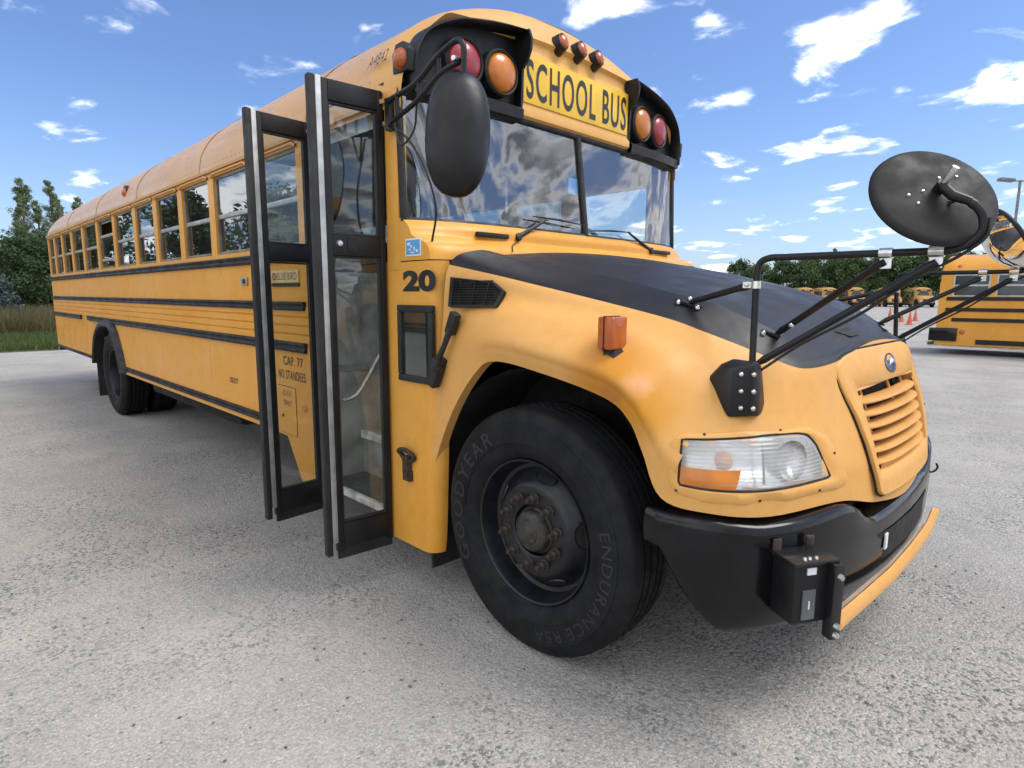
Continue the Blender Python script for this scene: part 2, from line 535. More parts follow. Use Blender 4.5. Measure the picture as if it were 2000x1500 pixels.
# =================================================================== GROUND
def asphalt():
    m, t, b = new_mat('weathered_chip_seal_asphalt')
    v = objco(t)
    vo = N(t, 'ShaderNodeTexVoronoi', inp={'Scale': 75.0, 'Randomness': 1.0})
    t.links.new(v, vo.inputs['Vector'])
    vo2 = N(t, 'ShaderNodeTexVoronoi', inp={'Scale': 170.0})
    t.links.new(v, vo2.inputs['Vector'])
    rnd = N(t, 'ShaderNodeSeparateColor')
    t.links.new(vo.outputs['Color'], rnd.inputs[0])
    rnd2 = N(t, 'ShaderNodeSeparateColor')
    t.links.new(vo2.outputs['Color'], rnd2.inputs[0])
    big = maprange(t, noise(t, v, 0.35, 6.0, 0.6), 0.35, 0.65)
    mid = maprange(t, noise(t, v, 1.7, 6.0, 0.65), 0.33, 0.67)
    col = mixc(t, big, (0.345, 0.32, 0.278), (0.425, 0.40, 0.352))
    col = mixc(t, mth(t, 'MULTIPLY', mid, 0.45), col, (0.235, 0.235, 0.232))
    # single chips, dark and pale
    dark = maprange(t, rnd.outputs[0], 0.70, 0.80)
    patch = maprange(t, noise(t, v, 1.1, 4.0, 0.6), 0.42, 0.62, 0.25, 1.0)
    col = mixc(t, mth(t, 'MULTIPLY', mth(t, 'MULTIPLY', dark, patch), 0.75), col, (0.10, 0.103, 0.11))
    pale = maprange(t, rnd2.outputs[1], 0.84, 0.9)
    col = mixc(t, mth(t, 'MULTIPLY', pale, 0.6), col, (0.56, 0.54, 0.50))
    dk2 = maprange(t, rnd2.outputs[2], 0.74, 0.82)
    col = mixc(t, mth(t, 'MULTIPLY', dk2, 0.4), col, (0.13, 0.13, 0.13))
    wm = maprange(t, noise(t, v, 0.9, 3.0), 0.5, 0.72)
    col = mixc(t, mth(t, 'MULTIPLY', wm, 0.18), col, (0.33, 0.25, 0.21))
    # pale worn wheel tracks and old patching far off
    mp = N(t, 'ShaderNodeMapping')
    mp.inputs['Scale'].default_value = (0.5, 0.09, 1)
    mp.inputs['Rotation'].default_value = (0, 0, R(35))
    t.links.new(v, mp.inputs[0])
    tr = maprange(t, noise(t, mp.outputs[0], 0.8, 4.0), 0.52, 0.66)
    col = mixc(t, mth(t, 'MULTIPLY', tr, 0.35), col, (0.42, 0.40, 0.37))
    # hairline cracks and old drip stains
    wv = N(t, 'ShaderNodeVectorMath', operation='ADD')
    nd = N(t, 'ShaderNodeTexNoise', inp={'Scale': 1.4, 'Detail': 5.0})
    t.links.new(v, nd.inputs['Vector'])
    t.links.new(v, wv.inputs[0])
    t.links.new(nd.outputs['Color'], wv.inputs[1])
    ve = N(t, 'ShaderNodeTexVoronoi', feature='DISTANCE_TO_EDGE', inp={'Scale': 0.33})
    t.links.new(wv.outputs[0], ve.inputs['Vector'])
    crack = maprange(t, ve.outputs['Distance'], 0.0035, 0.0012)
    crack = mth(t, 'MULTIPLY', crack, maprange(t, noise(t, v, 0.5, 2.0), 0.45, 0.6))
    col = mixc(t, mth(t, 'MULTIPLY', crack, 0.10), col, (0.12, 0.115, 0.11))
    drip = maprange(t, noise(t, v, 2.3, 3.0, 0.7), 0.68, 0.76)
    col = mixc(t, mth(t, 'MULTIPLY', drip, 0.30), col, (0.12, 0.115, 0.11))
    t.links.new(col, b.inputs['Base Color'])
    b.inputs['Roughness'].default_value = 0.9
    b.inputs['Specular IOR Level'].default_value = 0.25
    inv = mth(t, 'SUBTRACT', 1.0, vo.outputs['Distance'])
    h = mth(t, 'ADD', mth(t, 'MULTIPLY', inv, 0.6), mth(t, 'MULTIPLY', mth(t, 'SUBTRACT', 1.0, vo2.outputs['Distance']), 0.3))
    h = mth(t, 'ADD', h, mth(t, 'MULTIPLY', noise(t, v, 6.0, 6.0, 0.7), 1.2))
    bump(t, b, h, 0.6, 0.013)
    return m


M['asphalt'] = asphalt()
g = MB()
xs = [-700, -200, -60, -18, -6, -1, 1, 3, 8, 30, 200, 700]
g.grid([[(x, y, 0.0) for y in (-700, -200, -60, -20, -6, -2, 2, 8, 30, 90, 250, 700)] for x in xs])
tag(g.build('parking_lot_ground', M['asphalt'], smooth=0), kind='structure')

# =================================================================== THE BUS
bus = empty('school_bus')
tag(bus, 'large yellow school bus with black hood and folding doors standing open, filling the foreground', 'school bus')
W = 1.22
XR = -10.80


def corner(y, k=0.14, p=5.0):
    return k * (abs(y) / 1.22) ** p


def mirrored(ob, name=None, parent=None):
    """the same part for the other side of the bus"""
    me = ob.data.copy()
    bm = bmesh.new()
    bm.from_mesh(me)
    for v in bm.verts:
        v.co.y = -v.co.y
    bmesh.ops.reverse_faces(bm, faces=bm.faces)
    bm.to_mesh(me)
    bm.free()
    o = bpy.data.objects.new(name or ob.name.split('.')[0], me)
    COL.objects.link(o)
    o.parent = parent if parent is not None else ob.parent
    for md in ob.modifiers:
        n = o.modifiers.new(md.name, md.type)
        n.thickness = md.thickness
        n.offset = md.offset
    for ch in ob.children:
        mirrored(ch, None, o)
    return o


# ---- roof and front cap -----------------------------------------------------
prof = curve_pts([(0, 1.222, 2.345), (0, 1.218, 2.44), (0, 1.188, 2.555), (0, 1.10, 2.69), (0, 0.95, 2.825), (0, 0.8, 2.915),
                  (0, 0.6, 2.995), (0, 0.4, 3.05), (0, 0.2, 3.08), (0, 0, 3.09)], 5)
half = [(p.y, p.z) for p in prof]
full = [(-y, z) for y, z in half] + [(y, z) for y, z in reversed(half[:-1])]


def roof_section(x, dz=0.0, sy=1.0):
    sag = -0.085 * max(0.0, min(1.0, (-2.0 - x) / 8.8))
    out = []
    for y, z in full:
        k = max(0.0, min(1.0, (z - 2.40) / 0.5))
        out.append((x, y * sy, z + (sag + dz) * k))
    return out


rows = [[(-10.84, y * 0.97, 2.34) for y, z in full], roof_section(-10.86, -0.42, 0.97), roof_section(-10.83, -0.27, 0.985), roof_section(-10.76, -0.14, 0.995), roof_section(-10.62, -0.055, 1.0),
        roof_section(-10.40, -0.015, 1.0)]
rows += [roof_section(x) for x in np.linspace(-10.1, -1.12, 26)]
roof = MB().grid(rows).build('roof', 'yellow_roof', bus, smooth=50)
# inner lining
MB().grid([[(x, y * 0.965, z - 0.05) for (_, y, z) in roof_section(x)] for x in np.linspace(-10.7, -1.0, 14)]).build('headliner', 'inner_light', bus, smooth=50)
# bow seams across the roof
for xb in (-9.0, -7.2, -5.4, -3.6, -1.86):
    mb = MB()
    sec = [(x, y * 1.002, z + 0.004) for x, y, z in roof_section(xb - 0.035)]
    sec2 = [(x, y * 1.002, z + 0.004) for x, y, z in roof_section(xb + 0.035)]
    mb.grid([sec, sec2])
    mb.build('roof_seam_strip', 'yellow_roof', bus, smooth=50)

cap_rows = []


def brow(y, z):
    return min(z - 0.012, 2.852 - 0.02 * (y / 0.6) ** 2)


for x, t in ((-1.118, 0.0), (-1.07, 0.06), (-1.02, 0.17), (-0.97, 0.34), (-0.93, 0.55), (-0.895, 0.80), (-0.875, 0.96), (-0.866, 1.0)):
    cap_rows.append([(x - corner(y, 0.05, 6), y * (1.002 - 0.012 * t), z * (1 - t) + brow(y, z) * t + 0.002) for _, y, z in roof_section(-1.118)])
cap_rows.append([(x - 0.03, y * 0.995, z - 0.028) for x, y, z in cap_rows[-1]])
cap = MB().grid(cap_rows)
face = []
for Z, X in ((2.84, -0.885), (2.79, -0.885), (2.768, -0.875), (2.752, -0.852), (2.60, -0.852), (2.49, -0.852), (2.46, -0.836), (2.43, -0.838), (2.405, -0.87)):
    face.append([(X, y, Z) for y in np.linspace(-0.492, 0.492, 13)])
cap.grid(face)
cap = cap.build('front_cap', 'yellow_cap', bus, smooth=38)
cap['label'] = 'yellow front roof cap with recessed warning lights'

# drip rail above the side windows
for s in (-1, 1):
    x1 = -1.02 if s < 0 else -1.0
    MB().prism([(s * 1.218, 2.372), (s * 1.240, 2.366), (s * 1.243, 2.384), (s * 1.219, 2.396)], 'x', XR + 0.05, x1).build('drip_rail', 'yellow_roof', bus, smooth=0)

# black hooded warning-light pods
for s in (-1, 1):
    path = curve_pts([(0, 1.165, 2.425), (0, 1.168, 2.52), (0, 1.15, 2.605), (0, 1.09, 2.69), (0, 0.95, 2.765), (0, 0.80, 2.80), (0, 0.66, 2.822), (0, 0.50, 2.838)], 5)
    G = [[], [], [], [], []]
    cen = Vector((0, 0.75, 2.45))
    for p in path:
        d = (cen - p).normalized()
        q = p + d * 0.020
        fx = -0.788 - 0.062 * (p.y / 1.15) ** 4
        bx = -0.90 - corner(p.y, 0.06, 5)
        G[0].append((bx, s * p.y, p.z))
        G[1].append((fx - 0.012, s * p.y, p.z))
        G[2].append((fx, s * (p.y + q.y) / 2, (p.z + q.z) / 2))
        G[3].append((fx - 0.012, s * q.y, q.z))
        G[4].append((bx, s * q.y, q.z))
    pod = MB().grid(G)
    # ledge below the lamps
    led = []
    for k in range(13):
        y = 0.50 + (1.165 - 0.50) * k / 12
        c = corner(y)
        led.append([(-0.95 - c, s * y, 2.450), (-0.835 - 0.42 * c, s * y, 2.462), (-0.820 - 0.42 * c, s * y, 2.450), (-0.826 - 0.42 * c, s * y, 2.402), (-0.97 - c, s * y, 2.385)])
    pod.grid(led)
    # inner end cheek, curling under the visor
    pod.prism([(-0.90, 2.84), (-0.79, 2.838), (-0.772, 2.79), (-0.778, 2.735), (-0.80, 2.69), (-0.835, 2.655), (-0.845, 2.44), (-0.90, 2.44)], 'y', s * 0.487, s * 0.502)
    podo = pod.build('warning_light_pod', 'black', bus, smooth=40)
    bp = []
    for k in range(13):
        y = 0.495 + (1.16 - 0.495) * k / 12
        ztop = float(np.interp(y, [0.5, 0.66, 0.8, 0.95, 1.09, 1.15, 1.17], [2.835, 2.82, 2.798, 2.762, 2.687, 2.60, 2.52]))
        bp.append([(-0.893 - corner(y, 0.06), s * y, 2.40), (-0.893 - corner(y, 0.06), s * y, ztop)])
    MB().grid(bp).build('back_plate', 'black', podo, smooth=40)
    for (yy, col, xx) in ((0.641, 'amber', -0.868), (0.871, 'red', -0.885)):
        nrm = Vector((1, s * 0.04 if yy < 0.7 else s * 0.10, -0.02)).normalized()
        bez = MB().revolve([(0.112, -0.03), (0.113, 0.025), (0.104, 0.036), (0.096, 0.03), (0.094, -0.02)], (xx, s * yy, 2.602), nrm, 40)
        bz = bez.build('lamp_bezel', 'rubber', bus, smooth=40)
        ln = MB().revolve([(0.0, 0.062), (0.03, 0.060), (0.06, 0.052), (0.082, 0.041), (0.094, 0.026), (0.095, 0.0)], (xx, s * yy, 2.602), nrm, 40)
        ln.build('warning_lens', col, bz, smooth=60)
        MB().revolve([(0.0, 0.004), (0.09, 0.003)], (xx, s * yy, 2.602), nrm, 24).build('reflector', 'alu', bz, smooth=60)

# SCHOOL BUS sign
sg = MB().box(-0.853, -0.8465, -0.478, 0.478, 2.502, 2.748).build('sign_plate', 'sign_yellow', bus, bevel=0.002)
lettering('sign_lettering', 'SCHOOL BUS', (-0.8445, 0.0, 2.624), (0, 1, 0), (0, 0, 1), 0.915, 0.198, 'letter', sg, offset=0.012, spacing=1.16)
# roof marker lamps: black teardrop housings with an amber front
for yy, zz, xx in ((-0.165, 2.872, -0.885), (0.0, 2.876, -0.883), (0.165, 2.872, -0.885)):
    ax = Vector((0.97, 0, 0.24)).normalized()
    u = Vector((-0.24, 0, 0.97)).normalized()
    o_ = Vector((xx, yy, zz))

    def ring(h, ry, rz_, dz=0.0, n=20):
        return [o_ + ax * h + Vector((0, 1, 0)) * math.cos(2 * math.pi * k / n) * ry + u * (math.sin(2 * math.pi * k / n) * rz_ + dz) for k in range(n + 1)]
    lo = MB().grid([ring(0.030, 0.036, 0.041), ring(0.048, 0.035, 0.040), ring(0.058, 0.026, 0.031), ring(0.062, 0.010, 0.013), ring(0.0625, 0.0005, 0.0005)]).build('marker_lamp', 'marker', bus, smooth=50)
    MB().grid([ring(-0.03, 0.050, 0.060), ring(0.020, 0.044, 0.052, 0.002), ring(0.046, 0.040, 0.047, 0.003), ring(0.047, 0.036, 0.042, 0.002), ring(0.02, 0.036, 0.042, 0.002)]).build('marker_housing', 'black', lo, smooth=40)
for s in (-1, 1):   # side marker lamp behind the pod and one half-way back
    for (x0, z0, sc_) in ((-0.925, 2.545, 1.0), (-5.86, 2.515, 0.85)):
        o_ = MB()
        o_.revolve([(0.0, 0.040), (0.022, 0.038), (0.040, 0.026), (0.048, 0.008), (0.050, -0.02)], (x0 + 0.004, s * 1.192, z0 - 0.002), (0.35, s * 0.9, 0.1), 24)
        lo = o_.build('side_marker_lamp', 'marker', bus, smooth=50)
        MB().prism([(x0 - 0.06, z0 - 0.062), (x0 + 0.055, z0 - 0.06), (x0 + 0.06, z0 + 0.03), (x0 + 0.02, z0 + 0.07), (x0 - 0.035, z0 + 0.068), (x0 - 0.062, z0 + 0.02)], 'y', s * 1.15, s * 1.204).build('lamp_base', 'black', lo, bevel=0.006)
lettering('fleet_number', 'A4842', (-1.115, -1.197, 2.592), (1, 0, 0.02), (0.0, 0.27, 0.96), 0.17, 0.058, 'letter', bus, offset=-0.002, shear=0.25)

# ---- windscreen -------------------------------------------------------------


def wsx(y, z):
    t = (z - 1.835) / 0.57
    return (-0.792 - corner(y, 0.14)) * (1 - t) + (-0.868 - corner(y, 0.085)) * t


for s in (-1, 1):
    G = []
    for i in range(9):
        z = 1.835 + 0.57 * i / 8
        G.append([(wsx(y, z), s * y, z) for y in np.linspace(0.02, 1.195, 25)])
    MB().grid(G).build('windscreen_pane', 'windscreen', bus, smooth=80)
loop = [(wsx(y, 1.83), y, 1.828) for y in np.linspace(-1.2, 1.2, 41)] + [(wsx(1.2, z), 1.203, z) for z in np.linspace(1.86, 2.38, 6)] + \
       [(wsx(y, 2.41), y, 2.41) for y in np.linspace(1.2, -1.2, 41)] + [(wsx(1.2, z), -1.203, z) for z in np.linspace(2.38, 1.86, 6)]
loop.append(loop[0])
wf = MB().tube(loop, 0.019, 8, caps=False).build('windscreen_seal', 'rubber', bus, smooth=60)
MB().tube([(wsx(0, 1.83) + 0.004, 0, 1.83), (wsx(0, 2.41) + 0.004, 0, 2.41)], 0.019, 8).build('centre_divider', 'rubber', bus, smooth=60)
# inspection sticker inside the glass
MB().box(-0.845, -0.843, -0.10, 0.02, 2.075, 2.165).build('blue_sticker', 'decal_blue', bus)
# corner posts
for s in (-1, 1):
    MB().box(-1.045, -0.942, min(s * 1.165, s * 1.219), max(s * 1.165, s * 1.219), 1.60, 2.43).build('corner_post', 'yellow', bus, bevel=0.008)

# ---- cowl -------------------------------------------------------------------


def plan(xf, d, p, z, sy=1.215, xb=-1.05, n=41):
    pts = [(xb, -sy, z), ((xb + xf - d) / 2, -sy, z)]
    for y in [sy * math.sin(a) for a in np.linspace(-math.pi / 2, math.pi / 2, n)]:
        pts.append((xf - d * (abs(y) / sy) ** p, y, z))
    pts += [((xb + xf - d) / 2, sy, z), (xb, sy, z)]
    return pts


MB().grid([plan(-0.785, .14, 5, 1.842), plan(-0.768, .135, 5, 1.828), plan(-0.752, .125, 5, 1.808), plan(-0.745, .115, 5.5, 1.785), plan(-0.752, .10, 6, 1.764), plan(-0.748, .085, 7, 1.752),
           plan(-0.725, .07, 9, 1.738), plan(-0.690, .06, 12, 1.722), plan(-0.668, .055, 16, 1.70), plan(-0.662, .05, 18, 1.67), plan(-0.660, .05, 20, 1.643)]).build('cowl_top', 'yellow', bus, smooth=45)
MB().grid([plan(-0.664, .05, 20, 1.645, 1.210), plan(-0.664, .05, 20, 1.635, 1.210)]).build('cowl_seam', 'underbody', bus, smooth=45)
for s in (-1, 1):
    G = []
    for z, xf in ((1.638, -0.66), (1.2, -0.662), (0.8, -0.675), (0.45, -0.69), (0.30, -0.70), (0.235, -0.712)):
        r = [(-1.058, s * 1.215, z), (-0.9, s * 1.215, z), (xf - 0.08, s * 1.215, z)]
        for a in np.linspace(0, math.pi / 2, 7)[1:]:
            r.append((xf - 0.08 + 0.075 * math.sin(a), s * (1.215 - 0.075 * (1 - math.cos(a))), z))
        G.append(r)
    cs = MB().grid(G).build('cowl_side_panel', 'yellow', bus, smooth=45)
    MB().box(-1.062, -1.054, s * 1.19 if s > 0 else -1.2165, s * 1.2165 if s > 0 else -1.19, 0.235, 1.64).build('panel_edge', 'yellow', cs)
MB().box(-0.80, -0.76, -0.8, 0.8, 0.30, 1.66).box(-0.74, -0.725, -1.15, 1.15, 0.30, 1.60).build('firewall', 'underbody', bus)
# number, decal, tow hook, small low window in the panel
lettering('bus_number', '20', (-0.793, -1.2175, 1.548), (1, 0, 0), (0, 0, 1), 0.255, 0.098, 'letter', bus, offset=0.05)
dc = MB().box(-0.892, -0.772, -1.2185, -1.2155, 1.662, 1.742).build('blue_decal', 'decal_white', bus)
MB().box(-0.884, -0.780, -1.2205, -1.2187, 1.670, 1.734).build('decal_field', 'decal_blue', dc)
for (ax, az, aw, ah) in ((-0.862, 1.717, .022, .014), (-0.842, 1.705, .012, .01), (-0.855, 1.692, .014, .008), (-0.82, 1.695, .010, .016), (-0.80, 1.684, .014, .012), (-0.835, 1.678, .03, .006)):
    MB().box(ax - aw / 2, ax + aw / 2, -1.2215, -1.2207, az - ah / 2, az + ah / 2).build('decal_mark', 'decal_white', dc)


def ring_frame(mb, x0, x1, z0, z1, w_, y0, y1):
    mb.box(x0, x1, y0, y1, z1 - w_, z1).box(x0, x1, y0, y1, z0, z0 + w_)
    mb.box(x0, x0 + w_, y0, y1, z0 + w_, z1 - w_).box(x1 - w_, x1, y0, y1, z0 + w_, z1 - w_)
    return mb


lw = ring_frame(MB(), -0.957, -0.684, 1.072, 1.437, 0.032, -1.232, -1.208).build('low_window_frame', 'rubber', bus, bevel=0.006)
MB().box(-0.925, -0.716, -1.2195, -1.2175, 1.104, 1.405).build('low_window_pane', 'window', lw)
MB().box(-0.925, -0.716, -1.2165, -1.2155, 1.104, 1.405).build('low_window_recess', simple('dim_interior_grey', (0.09, 0.10, 0.10), 0.6), lw)
hk = MB().tube(curve_pts([(-0.95, -1.225, 0.695), (-0.955, -1.24, 0.72), (-0.90, -1.245, 0.735), (-0.845, -1.24, 0.72), (-0.85, -1.225, 0.69), (-0.90, -1.235, 0.675), (-0.95, -1.225, 0.695)], 4), 0.011, 8, caps=False)
hk.box(-0.918, -0.878, -1.246, -1.216, 0.60, 0.70).box(-0.925, -0.87, -1.24, -1.216, 0.575, 0.625)
hk.build('tow_hook', 'rust', bus, bevel=0.003)

# ---- hood -------------------------------------------------------------------
NC=14
R0=[(-.765,-1.2,.59),(-.595,-1.2,.94),(-.425,-1.2,1.153),(-.30,-1.2,1.214),(-.035,-1.2,1.188),(.256,-1.2,1.131),(.361,-1.2,1.065),(.418,-1.2,.968),(.496,-1.2,.826),(.64,-1.155,.800),(.775,-1.0,.785),(.88,-.64,.775),(.925,-.36,.715),(.945,0,.675)]
R2=[(-.74,-1.203,.80),(-.625,-1.205,1.10),(-.47,-1.213,1.27),(-.30,-1.222,1.315),(-.03,-1.225,1.285),(.255,-1.222,1.235),(.385,-1.218,1.17),(.455,-1.208,1.09),(.54,-1.19,.99),(.66,-1.125,.945),(.775,-.975,.92),(.868,-.64,.91),(.905,-.36,.90),(.92,0,.90)]
R3=[(-.70,-1.2,1.06),(-.62,-1.197,1.27),(-.49,-1.188,1.38),(-.30,-1.168,1.41),(-.02,-1.135,1.375),(.25,-1.105,1.325),(.39,-1.085,1.27),(.475,-1.06,1.215),(.565,-1.03,1.155),(.66,-.965,1.105),(.75,-.85,1.07),(.83,-.60,1.065),(.868,-.36,1.06),(.872,0,1.06)]
R5=[(-0.63, -1.17, 1.618), (-0.5, -1.125, 1.59), (-0.376, -1.085, 1.563), (-0.23, -1.045, 1.53), (-0.03, -1.0, 1.486), (0.2, -0.955, 1.435), (0.348, -0.92, 1.398), (0.449, -0.885, 1.361), (0.56, -0.835, 1.316), (0.66, -0.775, 1.27), (0.74, -0.7, 1.236), (0.79, -0.53, 1.25), (0.8, -0.27, 1.293), (0.79, 0, 1.305)]
R7=[(-0.62, -0.84, 1.678), (-0.5, -0.835, 1.657), (-0.376, -0.83, 1.633), (-0.23, -0.825, 1.606), (-0.03, -0.815, 1.565), (0.2, -0.79, 1.512), (0.34, -0.77, 1.477), (0.43, -0.75, 1.455), (0.52, -0.715, 1.413), (0.6, -0.665, 1.37), (0.67, -0.6, 1.323), (0.725, -0.46, 1.305), (0.745, -0.25, 1.345), (0.745, 0, 1.358)]
R8=[(-.62,-.45,1.708),(-.5,-.43,1.69),(-.376,-.41,1.668),(-.23,-.39,1.642),(-.03,-.36,1.605),(.2,-.31,1.556),(.33,-.27,1.524),(.41,-.26,1.502),(.48,-.255,1.481),(.54,-.25,1.458),(.59,-.24,1.436),(.635,-.22,1.412),(.67,-.13,1.402),(.68,0,1.408)]
R9=[(-.62,0,1.718),(-.5,0,1.702),(-.376,0,1.682),(-.23,0,1.656),(-.03,0,1.618),(.15,0,1.582),(.27,0,1.553),(.34,0,1.536),(.39,0,1.522),(.43,0,1.511),(.47,0,1.498),(.51,0,1.484),(.55,0,1.469),(.58,0,1.455)]
def hood_ctrl():
    a=[np.array(r,float) for r in (R0,R2,R3,R5,R7,R8,R9)]
    r0,r2,r3,r5,r7,r8,r9=a
    r1=.5*r0+.5*r2+np.array([0,-.006,0]); r1[:,1][NC-1]=0
    r4=.5*r3+.5*r5
    r4[:8,1]-=np.array([0,.004,.006,.008,.012,.012,.010,.006])*-1.6
    r6=.5*r5+.5*r7; r6[:,2]+=np.array([.042,.026,.014,.008,.004,.003,.002,.002,.002,.002,.002,.002,.002,.002])
    return np.stack([r0,r1,r2,r3,r4,r5,r6,r7,r8,r9])
def cr1(P,n,mirror_end):
    """Catmull-Rom along axis 0, n samples per span"""
    s=2*P[0]-P[1]
    if mirror_end: e=P[-2]*np.array([1,-1,1])
    else: e=2*P[-1]-P[-2]
    Q=np.concatenate([s[None],P,e[None]])
    out=[]
    for i in range(1,len(Q)-2):
        for k in range(n):
            t=k/n; t2=t*t; t3=t2*t
            out.append(.5*((2*Q[i])+(Q[i+1]-Q[i-1])*t+(2*Q[i-1]-5*Q[i]+4*Q[i+1]-Q[i+2])*t2+(3*Q[i]-Q[i-1]-3*Q[i+1]+Q[i+2])*t3))
    out.append(P[-1]); return np.array(out)
def hood_grid(n=6):
    P=hood_ctrl()                      # rows x cols x 3
    A=np.concatenate([cr1(P[:8],n,False)[:-1],cr1(P[7:],n,True)])   # crease along row 7, row 9 = centre line
    B=cr1(np.swapaxes(A,0,1),n,True)   # along cols (col13 = centre line)
    return np.swapaxes(B,0,1)          # (rows, cols,3)

HG = hood_grid(6)                       # rows x cols, right half
nR, nCc = HG.shape[:2]
BR = 5 * 6                              # row index of the paint border


def hood_half(rows_idx, name, mat, s, skip=None):
    mb = MB()
    G = HG[rows_idx[0]:rows_idx[1] + 1].copy()
    if rows_idx[0] == 0:                # rolled lip along the wheel arch and lower edge
        lip = G[0].copy()
        lip[:, 1] *= 0.958
        lip[:, 0] -= np.clip((lip[:, 0] - 0.45), 0, 1) * 0.10
        G = np.concatenate([lip[None], G])
    G[:, :, 1] *= -s
    nr, nc = G.shape[:2]
    vs = [tuple(p) for r in G for p in r]
    fs = []
    for i in range(nr - 1):
        for j in range(nc - 1):
            q = (i * nc + j, i * nc + j + 1, (i + 1) * nc + j + 1, (i + 1) * nc + j)
            c = np.mean([vs[k] for k in q], axis=0)
            if skip and skip(c):
                continue
            fs.append(q)
    return mb.add(vs, fs)


def in_grille(c):
    if c[0] > 0.548 and abs(c[1]) > 0.74 and 0.884 < c[2] < 1.020:
        return True                     # behind the headlight
    return c[0] > 0.75 and abs(c[1]) < 0.405 and 0.84 < c[2] < 1.145


hb = MB()
for s in (-1, 1):
    p = hood_half((0, BR), None, None, s, in_grille)
    hb.add(p.v, p.f)
hood = hb.build('hood_shell', 'yellow_hood', bus, smooth=50, weld=True)
hood['label'] = 'yellow hood and fenders with faded orange patch'
hb = MB()
for s in (-1, 1):
    for rr in ((BR, 7 * 6), (7 * 6, nR - 1)):
        p = hood_half(rr, None, None, s)
        hb.add(p.v, p.f)
hood_top = hb.build('hood_top_panel', 'black_hood', bus, smooth=40)
hood_top['label'] = 'matt black painted top of the hood'
MB().box(-0.72, 0.70, -0.72, 0.72, 0.45, 1.22).build('engine_block', 'underbody', bus, bevel=0.05)
MB().box(-0.70, 0.78, -0.30, 0.30, 0.70, 1.24).build('radiator', 'underbody', bus, bevel=0.03)
for s in (-1, 1):                       # inner wheel house
    G = []
    for a in np.linspace(0.45, math.pi + 0.05, 13):
        r = 0.66
        G.append([(-0.10 + r * math.cos(a), s * y, 0.52 + r * 1.03 * math.sin(a)) for y in (0.70, 1.15)])
    MB().grid(G).build('wheel_house', 'underbody', bus, smooth=60)
# bonnet air outlets (recesses near the nose)
for s in (-1, 1):
    rec = [(0.712, s * 0.315, 1.352), (0.731, s * 0.23, 1.362), (0.772, s * 0.183, 1.338), (0.765, s * 0.285, 1.331)]
    MB().add(rec, [(0, 1, 2, 3)]).build('air_outlet', 'underbody', hood_top, smooth=0)

# side louvre in the hood flank
vent_o = [(-0.604, -1.180, 1.562), (-0.394, -1.118, 1.540), (-0.335, -1.110, 1.500), (-0.334, -1.158, 1.434), (-0.616, -1.186, 1.432)]
nv = Vector((0.20, -0.95, 0.24)).normalized()
vc = sum((Vector(p) for p in vent_o), Vector()) / 5
vin = [vc + (Vector(p) - vc) * 0.88 for p in vent_o]
mb = MB()
n5 = 5
ring = [[Vector(p) - nv * 0.02 for p in vent_o], [Vector(p) + nv * 0.008 for p in vent_o], [p + nv * 0.008 for p in vin], [p - nv * 0.02 for p in vin]]
for r in ring:
    r.append(r[0])
mb.grid(ring)
vent = mb.build('side_vent_frame', 'black', bus, smooth=30, bevel=0.003)
MB().add([p + nv * 0.001 for p in vin], [tuple(range(5))]).build('vent_back', 'underbody', vent, smooth=0)
vb = MB()
for k in range(1, 10):
    z = 1.445 + 0.1 * k / 9
    xe = -0.350 if z < 1.50 else -0.36 - (z - 1.50) * 0.8
    vb.tube([(-0.60, -1.192 + (z - 1.44) * 0.06, z), (xe, -1.158 + (z - 1.44) * 0.36, z)], 0.0028, 5)
for x in (-0.545, -0.475, -0.405):
    vb.tube([(x, -1.193 + (x + 0.6) * 0.13, 1.443), (x, -1.187 + (x + 0.6) * 0.27, 1.545)], 0.003, 5)
vb.build('vent_bars', 'underbody', vent, smooth=40)
mirrored(vent)

# hood latch strap
lt = MB().tube([(-0.548, -1.232, 1.345), (-0.585, -1.240, 1.26), (-0.64, -1.246, 1.17)], [0.017, 0.013, 0.017], 8)
lt.obox((-0.545, -1.222, 1.362), (0.42, 0, 0.9), (0, 1, 0), (0.9, 0, -0.42), 0.05, 0.018, 0.022)
lt.obox((-0.655, -1.235, 1.125), (0.42, 0, 0.9), (0, 1, 0), (0.9, 0, -0.42), 0.055, 0.022, 0.026)
lt.obox((-0.635, -1.232, 1.175), (0.42, 0, 0.9), (0, 1, 0), (0.9, 0, -0.42), 0.03, 0.03, 0.02)
lat = lt.build('hood_latch', 'rubber', bus, bevel=0.005)
mirrored(lat)

# turn signal on the fender
ts = MB().box(0.212, 0.278, -1.192, -1.102, 1.298, 1.412).build('turn_signal', 'marker', bus, bevel=0.010, bseg=3)
ts['label'] = 'amber double faced turn signal on the fender'
MB().box(0.2395, 0.2435, -1.1945, -1.0995, 1.2955, 1.4145).build('signal_rim', 'black', ts)
MB().add([(0.225, -1.17, 1.30), (0.275, -1.17, 1.30), (0.275, -1.13, 1.30), (0.225, -1.13, 1.30), (0.245, -1.195, 1.25), (0.275, -1.18, 1.245), (0.29, -1.13, 1.29), (0.21, -1.13, 1.29)],
         [(0, 1, 2, 3), (0, 1, 5, 4), (1, 2, 6, 5), (0, 4, 7, 3), (4, 5, 6, 7)]).build('signal_foot', 'rubber', ts)
mirrored(ts)

# ---- grille -----------------------------------------------------------------
_gz = [0.62, 0.675, 0.74, 0.835, 0.95, 1.05, 1.14, 1.216, 1.285, 1.32]
_gx = [0.958, 0.953, 0.946, 0.934, 0.912, 0.884, 0.850, 0.824, 0.804, 0.795]


def gx(y, z):
    return float(np.interp(z, _gz, _gx)) - 0.125 * y * y


